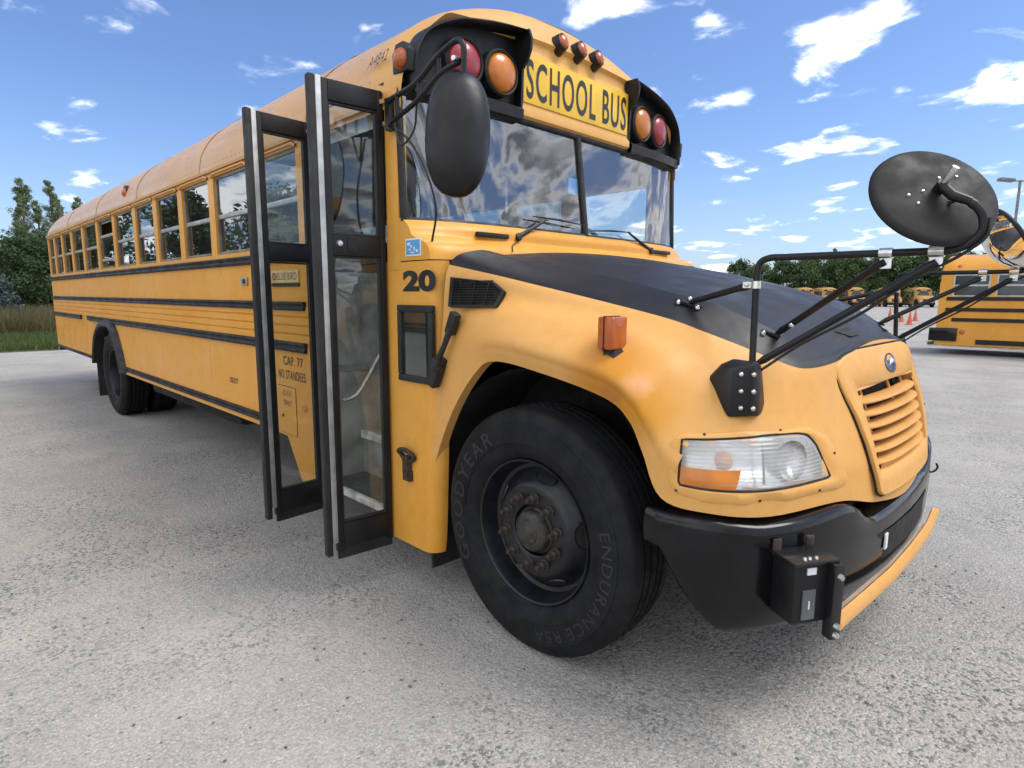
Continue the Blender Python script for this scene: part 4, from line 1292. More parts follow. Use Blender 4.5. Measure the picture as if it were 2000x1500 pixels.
arch = [(-7.87, 0.585), (-7.78, 0.78), (-7.62, 0.965), (-7.42, 1.06), (-7.219, 1.10), (-6.90, 1.105), (-6.73, 1.03), (-6.599, 0.89), (-6.50, 0.74), (-6.438, 0.585)]
archs = [(p.x, p.z) for p in curve_pts([(x, 0, z) for x, z in arch], 3)]
for s in (-1, 1):
    xf = -1.82 if s < 0 else -1.05
    y0, y1 = sorted((s * 1.175, s * 1.219))
    wins = WIN if s < 0 else WIN + [(-1.78, -1.12)]
    wb_ = MB()
    wb_.box(XR, xf, y0, y1, 1.735, ZS)
    wb_.box(XR, xf, y0, y1, ZH, 2.40)
    edges = sorted([(b_, a) for a, b_ in wins])
    marks = sorted(wins)
    x = XR
    for a, b_ in marks:
        wb_.box(x, a, y0, y1, ZS, ZH)
        x = b_
    wb_.box(x, xf, y0, y1, ZS, ZH)
    wall = wb_.build('side_wall', 'yellow', bus, smooth=30)
    # sheet panels between the rub rails
    yo, yi = s * 1.219, s * 1.205

    def sheet(poly, name='side_panel', mat='yellow'):
        return MB().prism(poly, 'y', min(yo, yi), max(yo, yi)).build(name, mat, bus, smooth=30)
    cuts = [XR, -8.35, -5.98, -3.62, xf]
    for a, b_ in zip(cuts, cuts[1:]):
        sheet([(a + 0.0015, 1.425), (b_ - 0.0015, 1.425), (b_ - 0.0015, 1.7345), (a + 0.0015, 1.7345)])
        # pressed ribs
        zr = [1.160, 1.188, 1.192, 1.232, 1.238, 1.246, 1.286, 1.292, 1.300, 1.340, 1.346, 1.354, 1.394, 1.424]
        orr = [0, 0, .010, .010, 0, .010, .010, 0, .010, .010, 0, .010, .010, 0]
        pr = [(s * (1.215 + o_), z) for o_, z in zip(orr, zr)] + [(s * 1.20, 1.424), (s * 1.20, 1.160)]
        MB().prism(pr, 'x', a + 0.0015, b_ - 0.0015).build('ribbed_panel', 'yellow', bus, smooth=0)
    lower = [[(XR + 0.02, 0.645), (-8.352, 0.612), (-8.352, 1.158), (XR, 1.158), (XR, 0.82)],
             [(-8.348, 0.612), (-7.87, 0.605)] + archs[1:-1] + [(-6.438, 0.572), (-5.452, 0.572), (-5.452, 1.158), (-8.348, 1.158)],
             [(-5.448, 0.572), (-3.622, 0.572), (-3.622, 1.158), (-5.448, 1.158)]]
    if s < 0:
        lower += [[(-3.618, 0.572), (-2.422, 0.570), (-2.422, 1.158), (-3.618, 1.158)],
                  [(-2.418, 0.570), (-2.26, 0.567), (-2.075, 0.30), (-1.895, 0.30), (-1.895, 1.158), (-2.418, 1.158)],
                  [(-1.892, 0.30), (-1.822, 0.30), (-1.822, 1.158), (-1.892, 1.158)]]
    else:
        lower += [[(-3.618, 0.572), (-1.05, 0.57), (-1.05, 1.158), (-3.618, 1.158)]]
    for poly in lower:
        sheet(poly, 'skirt_panel')
    # inner lining and floor edge
    MB().box(XR + 0.02, xf, min(s * 1.185, s * 1.165), max(s * 1.185, s * 1.165), 0.60 if s > 0 else 1.10, 1.735).build('inner_lining', 'inner_grey', bus, smooth=0)
    # rub rails
    for z, h, segs in ((1.712, 0.030, [(XR, xf - 0.05)]), (1.412, 0.028, [(XR, xf - 0.10 if s < 0 else xf)]), (1.160, 0.032, [(XR, -8.62), (-8.20, xf - 0.11 if s < 0 else xf)]),
                       (0.636, 0.026, [(-6.36, -2.45 if s < 0 else xf)]), (0.640, 0.018, [(XR + 0.02, -7.95)])):
        for a, b_ in segs:
            MB().prism(rail_profile(s, z, h), 'x', a, b_).build('rub_rail', 'rail_black', bus, smooth=40)
    # rivets
    rv = MB()
    for z in (1.455, 1.672, 1.120, 0.70):
        for x in np.arange(XR + 0.05, xf - 0.03, 0.16 if z > 1.2 else 0.24):
            if z < 1.2 and -7.95 < x < -6.35:
                continue
            rv.add([(x - .005, yo, z - .005), (x + .005, yo, z - .005), (x + .005, yo, z + .005), (x - .005, yo, z + .005), (x, yo + s * 0.004, z)], [(0, 1, 4), (1, 2, 4), (2, 3, 4), (3, 0, 4)])
    tag(rv.build('rivets', 'yellow', wall, smooth=0), kind='stuff')
    # black wheel-arch flare
    fl = MB()
    ring_ = []
    for i, (x, z) in enumerate(archs):
        c = Vector((-7.15, 0, 0.52))
        d = (Vector((x, 0, z)) - c).normalized()
        pts = []
        for rr, yy in ((0.075, 1.219), (0.06, 1.262), (0.0, 1.285), (-0.02, 1.27), (-0.02, 1.10)):
            q = Vector((x, s * yy, z)) + d * rr
            pts.append(q)
        ring_.append(pts)
    fl.grid(ring_).build('wheel_arch_flare', 'rubber', bus, smooth=50)
    MB().grid([[(x, s * y, z + 0.005) for y in (0.55, 1.21)] for x, z in archs]).build('rear_wheel_house', 'underbody', bus, smooth=60)

    # windows
    for i, (a, b_) in enumerate(wins):
        yf = s * 1.192
        fr_ = MB()
        w_ = 0.022
        ya, yb = sorted((s * 1.180, s * 1.206))
        fr_.box(a, b_, ya, yb, ZH - w_, ZH).box(a, b_, ya, yb, ZS, ZS + w_)
        fr_.box(a, a + w_, ya, yb, ZS + w_, ZH - w_).box(b_ - w_, b_, ya, yb, ZS + w_, ZH - w_)
        zm = 2.045
        wo_ = fr_.build('window', 'frame_dark', bus, bevel=0.003)
        top_open = (s < 0 and i == 6)
        if s < 0 or i < 12:
            z0u, z1u = (zm, ZH - w_) if not top_open else (zm - 0.17, ZH - w_ - 0.17)
            MB().box(a + w_, b_ - w_, ya + 0.004, yb - 0.002, z0u - 0.014, z0u + 0.016).build('sash_bar', 'alu', wo_, bevel=0.002)
            if top_open:
                MB().box(a + w_, b_ - w_, ya + 0.004, yb - 0.004, z1u - 0.014, z1u + 0.016).build('sash_bar', 'alu', wo_, bevel=0.002)
            MB().box(a + w_, b_ - w_, s * 1.196 - 0.0015, s * 1.196 + 0.0015, z0u + 0.016, z1u).build('upper_pane', 'window', wo_, smooth=0)
            MB().box(a + w_, b_ - w_, s * 1.186 - 0.0015, s * 1.186 + 0.0015, ZS + w_, zm + 0.01).build('lower_pane', 'window', wo_, smooth=0)
        else:
            MB().box(a + w_, b_ - w_, s * 1.19 - 0.0015, s * 1.19 + 0.0015, ZS + w_, ZH - w_).build('driver_pane', 'doorglass', wo_, smooth=0)
        # pressed eyebrow above each window
        eb = []
        for k in range(15):
            t = k / 14
            x = a - 0.02 + (b_ - a + 0.04) * t
            zz = ZH + 0.004 - 0.02 * max(0, abs(t - 0.5) * 2 - 0.85) / 0.15
            eb.append([(x, s * 1.217, zz + 0.028), (x, s * 1.232, zz + 0.020), (x, s * 1.234, zz + 0.008), (x, s * 1.217, zz + 0.002)])
        MB().grid(eb).build('window_eyebrow', 'yellow', wo_, smooth=50)

MB().box(XR - 0.02, XR + 0.02, -1.21, 1.21, 0.62, 2.36).build('rear_wall', 'yellow', bus, bevel=0.015)
MB().box(XR - 0.16, XR - 0.02, -1.20, 1.20, 0.55, 0.80).build('rear_bumper', 'bumper', bus, bevel=0.02)
MB().box(XR - 0.07, XR - 0.03, -1.16, -1.05, 2.36, 2.44).build('tail_marker_lamp', 'red', bus, bevel=0.01)
# door post behind the entrance, frame above it
MB().box(-1.872, -1.808, -1.216, -1.15, 1.163, 2.42).build('door_post', 'yellow', bus, bevel=0.006)
MB().box(-1.815, -1.045, -1.215, -1.14, 2.395, 2.47).build('door_header', 'black', bus, bevel=0.006)
# rivet dots on the roof edge over the door
rv = MB()
for (xa, xb, z, yy) in ((-1.85, -1.13, 2.50, 1.2075), (-1.80, -1.13, 2.465, 1.2150), (-4.2, -1.95, 2.425, 1.2195)):
    for x in np.arange(xa, xb, 0.075):
        rv.revolve([(0, 0.004), (0.005, 0.003), (0.007, -0.002)], (x, -yy, z), (0, -1, 0.2), 6)
tag(rv.build('roof_rivets', 'yellow_roof', roof, smooth=50), kind='stuff')

# lettering and fittings on the side
lettering('capacity_notice', 'CAP. 77', (-2.13, -1.2212, 1.066), (1, 0, 0), (0, 0, 1), 0.27, 0.058, 'letter', bus, offset=0.006, spacing=1.12)
lettering('capacity_notice', 'NO STANDEES', (-2.155, -1.2212, 0.975), (1, 0, 0), (0, 0, 1), 0.38, 0.058, 'letter', bus, offset=0.006, spacing=1.15)
dd = MB().box(-2.345, -2.112, -1.2225, -1.2195, 0.585, 0.895).build('filler_door', 'yellow', bus)
ring_frame(MB(), -2.349, -2.108, 0.581, 0.899, 0.003, -1.2205, -1.2192).build('filler_door_gap', 'underbody', dd, smooth=0)
lettering('filler_notice', 'D.E.F.', (-2.225, -1.2235, 0.852), (1, 0, 0), (0, 0, 1), 0.12, 0.036, 'letter', dd)
lettering('filler_notice', 'ONLY', (-2.225, -1.2235, 0.79), (1, 0, 0), (0, 0, 1), 0.12, 0.036, 'letter', dd)
MB().revolve([(0, 0.008), (0.010, 0.006), (0.012, 0.0)], (-2.30, -1.222, 0.70), (0, -1, 0), 10).build('filler_lock', 'rust', dd)
MB().revolve([(0, 0.007), (0.028, 0.006), (0.034, 0.0)], (-1.99, -1.219, 0.79), (0, -1, 0), 20).build('side_reflector', simple('orange_reflector', (0.75, 0.22, 0.05), 0.3), bus, smooth=50)
pl_ = MB().box(-2.365, -1.985, -1.2275, -1.219, 1.555, 1.632).build('maker_plate', simple('pale_plate', (0.62, 0.45, 0.20), 0.4), bus, bevel=0.004)
MB().box(-2.365, -1.985, -1.229, -1.219, 1.532, 1.552).build('plate_base', 'black', pl_)
lettering('maker_name', 'BLUE BIRD', (-2.145, -1.2282, 1.594), (1, 0, 0), (0, 0, 1), 0.275, 0.045, 'letter', pl_, offset=0.0, spacing=1.12)
MB().revolve([(0.014, 0.0022), (0.014, 0.003), (0.024, 0.003), (0.024, 0.0022)], (-2.32, -1.2275, 1.594), (0, -1, 0), 16).build('maker_mark', simple('maker_mark_red', (0.25, 0.05, 0.03), 0.4), pl_)
lettering('registration_mark', 'USDOT', (-3.14, -1.2212, 0.842), (1, 0, 0), (0, 0, 1), 0.17, 0.042, 'letter', bus, offset=0.003)
lk = MB().box(-2.87, -2.76, -1.232, -1.219, 1.545, 1.60).build('side_latch', 'alu', bus, bevel=0.006)
MB().revolve([(0, 0.012), (0.015, 0.010), (0.018, 0)], (-2.80, -1.232, 1.572), (0, -1, 0), 12).build('latch_knob', 'rust', lk)
MB().box(-5.60, -5.54, -1.2315, -1.2195, 0.0, 0.001).build('panel_tab', 'alu', bus)

# ---- entrance doors -------------------------------------------------------------


def door_leaf(hx, hy, ex, ey, name, latch):
    """leaf from hinge (hx, hy) to outer edge (ex, ey)"""
    h, e = Vector((hx, hy, 0)), Vector((ex, ey, 0))
    d = (e - h)
    L_ = d.length
    d.normalize()
    n = Vector((-d.y, d.x, 0))
    if n.x < 0:
        n = -n
    z0, z1 = 0.235, 2.425

    def B(mb, s0, s1, za, zb, t=0.019, off=0.0):
        c = h + d * ((s0 + s1) / 2) + n * off + Vector((0, 0, (za + zb) / 2))
        return mb.obox(c, d, n, (0, 0, 1), (s1 - s0) / 2, t, (zb - za) / 2)
    f = MB()
    B(f, 0.0, 0.028, z0, z1)
    B(f, L_ - 0.075, L_ - 0.045, z0, z1)
    B(f, 0.028, L_ - 0.075, 2.335, z1)
    B(f, 0.028, L_ - 0.075, 1.662, 1.755)
    B(f, 0.028, L_ - 0.075, z0 + 0.02, 0.375)
    lf = f.build('door_leaf', 'black', bus, bevel=0.004)
    s_ = MB()
    B(s_, L_ - 0.0445, L_ - 0.018, z0 + 0.05, z1 + 0.004, 0.021)
    s_.build('edge_strip', 'alu', lf, bevel=0.003)
    s_ = MB()
    B(s_, L_ - 0.0175, L_ + 0.012, z0 - 0.012, z1 + 0.006, 0.020)
    s_.build('edge_seal', 'rubber', lf, bevel=0.006)
    s_ = MB()
    B(s_, 0.0, L_ - 0.05, z0 - 0.04, z0 + 0.02, 0.008)
    s_.build('bottom_seal', 'rubber', lf)
    for za, zb in ((1.757, 2.333), (0.377, 1.660)):
        s_ = MB()
        B(s_, 0.028, L_ - 0.075, za, zb, 0.0025)
        s_.build('door_pane', 'doorglass', lf, smooth=0)
        g_ = MB()
        for (sa, sb, zc, zd) in ((0.028, 0.036, za, zb), (L_ - 0.083, L_ - 0.075, za, zb), (0.036, L_ - 0.083, za, za + 0.009), (0.036, L_ - 0.083, zb - 0.009, zb)):
            B(g_, sa, sb, zc, zd, 0.012)
        g_.build('pane_gasket', 'rubber', lf)
    if latch:
        c = h + d * (L_ - 0.105) + n * 0.02 + Vector((0, 0, 1.716))
        MB().revolve([(0, 0.012), (0.012, 0.010), (0.016, 0.0)], c, n, 14).build('lock_cylinder', 'chrome', lf, smooth=50)
        s_ = MB()
        B(s_, L_ - 0.195, L_ - 0.145, 1.672, 1.745, 0.003, 0.019)
        s_.build('latch_recess', 'underbody', lf)
    return lf


lf1 = door_leaf(-1.062, -1.225, -1.092, -1.565, 'front', True)
lf1['label'] = 'front leaf of the open entrance door'
lf2 = door_leaf(-1.800, -1.225, -1.775, -1.570, 'rear', False)
lf2['label'] = 'rear leaf of the open entrance door'
MB().box(-1.10, -1.055, -1.235, -1.20, 2.30, 2.425).box(-1.80, -1.76, -1.235, -1.20, 2.30, 2.425).build('door_hinge', 'black', bus, bevel=0.004)

# ---- stepwell and interior --------------------------------------------------------
st = MB()
st.box(-1.80, -1.07, -1.19, -0.46, 0.28, 0.30)
MB().box(-1.80, -1.07, -1.20, -0.93, 0.335, 0.365).build('entrance_step', 'floor_rubber', bus, bevel=0.004)
MB().box(-1.80, -1.07, -1.212, -1.185, 0.330, 0.372).build('step_nosing', 'step_paint', bus, bevel=0.006)
MB().box(-1.80, -1.07, -0.935, -0.665, 0.365, 0.625).build('entrance_step', 'well_grey', bus, bevel=0.004)
MB().box(-1.80, -1.07, -0.952, -0.925, 0.590, 0.640).build('step_nosing', 'step_paint', bus, bevel=0.006)
MB().box(-1.80, -1.07, -0.668, -0.40, 0.365, 0.91).build('entrance_step', 'well_grey', bus, bevel=0.004)
MB().box(-1.80, -1.07, -0.690, -0.660, 0.885, 0.925).build('step_nosing', 'step_paint', bus, bevel=0.006)
MB().box(-1.835, -1.805, -1.19, -0.40, 0.30, 1.55).build('stepwell_wall', 'well_grey', bus)
MB().box(-1.066, -1.052, -1.20, -0.40, 0.30, 1.62).build('stepwell_wall', 'well_grey', bus)
MB().box(-1.815, -1.80, -1.19, -0.72, 1.02, 1.06).build('wall_trim', 'alu', bus)
MB().tube(curve_pts([(-1.72, -1.10, 0.86), (-1.66, -1.08, 0.88), (-1.60, -1.05, 0.94), (-1.45, -0.98, 1.20), (-1.33, -0.93, 1.42), (-1.28, -0.91, 1.50)], 6), 0.014, 10).build('entrance_handrail', 'chrome', bus, smooth=60)
MB().box(XR + 0.02, -1.83, -1.17, 1.17, 0.90, 0.945).box(-1.83, -0.80, -0.42, 1.17, 0.90, 0.945).build('floor', 'floor_rubber', bus)
MB().box(-1.02, -0.84, -1.10, 1.12, 1.45, 1.76).build('dashboard', simple('dashboard_grey', (0.10, 0.105, 0.11), 0.5), bus, bevel=0.04)
sw = []
for k in range(33):
    a = 2 * math.pi * k / 32
    u_, v_ = 0.22 * math.cos(a), 0.22 * math.sin(a)
    sw.append((-1.17 - v_ * 0.55, 0.55 + u_, 1.80 + v_ * 0.80))
swo = MB().tube(sw, 0.015, 8, caps=False).tube([(-1.17, 0.55, 1.80), (-1.0, 0.55, 1.62)], 0.03, 8).tube([(-1.17, 0.33, 1.80), (-1.17, 0.77, 1.80)], 0.012, 6).build('steering_wheel', simple('grey_steering_wheel', (0.22, 0.23, 0.23), 0.45), bus, smooth=60)
dsb = MB().box(-1.80, -1.35, 0.32, 0.80, 1.38, 1.50).box(-1.90, -1.76, 0.32, 0.80, 1.45, 2.10).box(-1.70, -1.45, 0.45, 0.67, 0.945, 1.38).build('driver_seat', 'seat', bus, bevel=0.05)
# modesty panel and stanchion behind the door
MB().box(-1.90, -1.87, -1.15, -0.42, 1.0, 1.62).build('modesty_panel', 'inner_grey', bus, bevel=0.01)
MB().tube([(-1.88, -0.42, 0.945), (-1.88, -0.42, 2.95)], 0.016, 8).tube([(-1.93, 0.45, 0.945), (-1.93, 0.45, 2.95)], 0.016, 8).build('stanchion', 'chrome', bus, smooth=50)
MB().box(-1.10, -1.0, -0.35, 0.35, 2.46, 2.62).build('inside_mirror', 'black', bus, bevel=0.02)
seat_me = None
for i in range(11):
    for s in (-1, 1):
        x = -2.55 - i * 0.735
        if seat_me is None:
            so_ = MB().box(-0.40, 0.0, -0.48, 0.48, 0.36, 0.48).box(-0.50, -0.39, -0.48, 0.48, 0.40, 1.05).box(-0.30, -0.26, -0.38, -0.34, 0, 0.36).box(-0.30, -0.26, 0.34, 0.38, 0, 0.36).build('bench_seat', 'seat', bus, bevel=0.03)
            seat_me = so_.data
        else:
            so_ = bpy.data.objects.new('bench_seat', seat_me)
            COL.objects.link(so_)
            so_.parent = bus
        so_.location = (x, s * 0.66, 0.945)

# ---- chassis and wheels -----------------------------------------------------------
for y in (-0.43, 0.43):
    MB().box(-10.4, 0.70, y - 0.04, y + 0.04, 0.56, 0.80).build('chassis_rail', 'underbody', bus)
MB().box(-5.9, -3.4, -1.10, -0.55, 0.42, 0.85).build('fuel_tank', 'underbody', bus, bevel=0.06)
MB().box(-5.5, -4.0, 0.55, 1.10, 0.42, 0.85).build('battery_box', 'underbody', bus, bevel=0.04)
MB().tube([(-7.12, -1.0, 0.51), (-7.12, 1.0, 0.51)], 0.11, 14).build('rear_axle', 'underbody', bus, smooth=50)
MB().tube([(-0.12, -1.0, 0.48), (-0.12, 1.0, 0.48)], 0.07, 12).build('front_axle', 'underbody', bus, smooth=50)
MB().box(-0.80, -0.785, -1.165, -0.84, 0.13, 0.80).build('mud_flap', 'rubber', bus, bevel=0.004)
for s in (-1, 1):
    MB().box(-8.06, -8.045, min(s * 1.20, s * 0.70), max(s * 1.20, s * 0.70), 0.12, 0.60).build('mud_flap', 'rubber', bus, bevel=0.004)

RT = 0.515


def tyre_mesh(tread_lugs):
    pr = [(0.296, -0.095), (0.315, -0.120), (0.36, -0.140), (0.42, -0.148), (0.470, -0.140), (0.497, -0.124), (0.5085, -0.110)]
    tr = []
    for h in (-0.060, -0.022, 0.022, 0.060):
        tr += [(RT - 0.002 * (abs(h) > .05), h - 0.0070), (RT - 0.017, h - 0.0055), (RT - 0.017, h + 0.0055), (RT - 0.002 * (abs(h) > .05), h + 0.0070)]
    pr2 = [(0.5085, 0.110), (0.497, 0.124), (0.470, 0.140), (0.455, 0.1435), (0.4535, 0.147), (0.42, 0.149), (0.372, 0.146), (0.370, 0.142), (0.34, 0.134), (0.315, 0.122), (0.296, 0.095)]
    mb = MB().revolve(pr + tr + pr2, (0, 0, 0), (0, -1, 0), 96)
    # sipes across the ribs as raised/lowered short bars are too fine: shoulder notches instead
    for k in range(72):
        a = 2 * math.pi * k / 72
        c, s_ = math.cos(a), math.sin(a)
        tdir = Vector((-s_, 0, c))
        rdir = Vector((c, 0, s_))
        for yy in ((-0.041, 0.0, 0.041) if not tread_lugs else (-0.09, -0.041, 0.0, 0.041, 0.09)):
            p = rdir * (RT + 0.0005)
            mb.obox(p + Vector((0, yy, 0)), tdir, (0, 1, 0), rdir, 0.006 if not tread_lugs else 0.016, 0.0022 if not tread_lugs else 0.014, 0.0012 if not tread_lugs else 0.004)
    return mb


def arc_text(body, a0, r0, height, depth, offset=0.01, gap=1.15):
    vs, fs = text_mesh(body, 1.0, offset, 1.0, 0, gap)
    h0 = max(v[1] for v in vs) - min(v[1] for v in vs)
    k = height / h0
    out = []
    for x, y, z in vs:
        r = r0 + y * k
        a = a0 - x * k * 1.15 / r0
        out.append((r * math.cos(a), -depth, r * math.sin(a)))
    return MB().add(out, fs)


def make_wheel(kind):
    if kind == 'front':
        pr = [(0.297, 0.100), (0.303, 0.112), (0.300, 0.118), (0.292, 0.114), (0.286, 0.098), (0.278, 0.066), (0.270, 0.040), (0.254, 0.034), (0.234, 0.048), (0.207, 0.080), (0.194, 0.094), (0.185, 0.099), (0.112, 0.099), (0.106, 0.094), (0.103, 0.060)]
    else:
        pr = [(0.297, 0.100), (0.303, 0.112), (0.300, 0.118), (0.292, 0.114), (0.286, 0.098), (0.278, 0.02), (0.268, -0.05), (0.22, -0.075), (0.18, -0.08), (0.112, -0.08), (0.10, -0.03), (0.09, 0.02), (0.0, 0.03)]
    w_ = MB().revolve(pr, (0, 0, 0), (0, -1, 0), 64).build('wheel', 'rim', None, smooth=40)
    tyre_mesh(kind != 'front').build('tyre', 'tyre', w_, smooth=40)
    if kind == 'front':
        hub = MB().revolve([(0.104, 0.062), (0.100, 0.078), (0.088, 0.086), (0.084, 0.110), (0.074, 0.120), (0.050, 0.123), (0.046, 0.128), (0.030, 0.130), (0.0, 0.130)], (0, 0, 0), (0, -1, 0), 40)
        hub.build('hub_cap', simple('greasy_hub', (0.03, 0.027, 0.022), 0.55, var=0.5, vscale=25, bmp=0.2), w_, smooth=40)
        nut = None
        for k in range(10):
            a = 2 * math.pi * (k + 0.35) / 10
            if nut is None:
                nb = MB().revolve([(0.0, 0.052), (0.010, 0.052), (0.0105, 0.030), (0.016, 0.030), (0.019, 0.026), (0.019, 0.006), (0.024, 0.004), (0.024, -0.003)], (0, 0, 0), (0, -1, 0), 6)
                no = nb.build('lug_nut', 'rust', w_, smooth=25)
                nut = no.data
            else:
                no = bpy.data.objects.new('lug_nut', nut)
                COL.objects.link(no)
                no.parent = w_
            no.location = (0.1425 * math.cos(a), -0.100, 0.1425 * math.sin(a))
        for k in range(5):       # hand holes in the disc
            a = 2 * math.pi * (k + 0.12) / 5
            c = Vector((math.cos(a), 0, math.sin(a)))
            t_ = Vector((-math.sin(a), 0, math.cos(a)))
            sl = (c * -0.034 + Vector((0, -0.046, 0))).normalized()
            up = t_.cross(sl)
            ctr = c * 0.2285 + Vector((0, -0.0545, 0))
            nrm = (t_.cross(sl)).normalized()
            if nrm.y > 0:
                nrm = -nrm
            rows_ = []
            for rr, oo_ in ((1.18, 0.000), (1.10, 0.006), (1.0, 0.004)):
                rows_.append([ctr + t_ * math.cos(b_) * 0.046 * rr + sl * math.sin(b_) * 0.029 * rr + nrm * oo_ for b_ in np.linspace(0, 2 * math.pi, 25)])
            MB().grid(rows_).build('hand_hole_rim', 'rim', w_, smooth=50)
            MB().add([ctr + t_ * math.cos(b_) * 0.046 + sl * math.sin(b_) * 0.029 + nrm * 0.0035 for b_ in np.linspace(0, 2 * math.pi, 25)[:-1]], [tuple(range(24))]).build('hand_hole', 'underbody', w_, smooth=0)
        M['tyre_text'] = simple('tyre_raised_lettering', (0.013, 0.0135, 0.015), 0.5)
        arc_text('GOODYEAR', R(165), 0.414, 0.066, 0.1502, 0.015, 1.3).build('tyre_lettering', 'tyre_text', w_, smooth=0)
        arc_text('ENDURANCE RSA', R(-32), 0.413, 0.048, 0.1502, 0.008, 1.2).build('tyre_lettering', 'tyre_text', w_, smooth=0)
        MB().add([(0.115 + dx, -0.0335 - 0.0, -0.225 + dz) for dx, dz in ((0, 0), (0.03, 0.004), (0.03, 0.006), (0, 0.002))], [(0, 1, 2, 3)]).build('chalk_mark', 'decal_white', w_, smooth=0)
    return w_


fwh = make_wheel('front')
fwh.parent = bus
fwh.scale = (1.012, 1.0, 1.012)
fwh.location = (-0.125, -1.052, 0.517)
fwh['label'] = 'front wheel with black steel rim and rusty lug nuts'
o2 = copy_tree(fwh, bus)
o2.location = (-0.125, 1.052, 0.517)
o2.rotation_euler = (0, 0, math.pi)
rwh = make_wheel('rear')
rwh.parent = bus
rwh.location = (-7.12, -1.07, 0.513)
for y, a in ((-0.735, 0), (1.07, math.pi), (0.735, math.pi)):
    o2 = copy_tree(rwh, bus)
    o2.location = (-7.12, y, 0.513)
    o2.rotation_euler = (0, 0, a)

# =================================================================== SURROUNDINGS
# ---- background buses ----------------------------------------------------------
M['yellow_far'] = paint('distant_bus_yellow', (0.60, 0.27, 0.035), (0.65, 0.31, 0.05), 0.4)
M['yellow_dull'] = paint('dusty_bus_yellow', (0.40, 0.225, 0.065), (0.46, 0.27, 0.10), 0.55)
M['dark_window'] = simple('dark_window_glass', (0.05, 0.065, 0.07), 0.08, var=0.3, vscale=2)


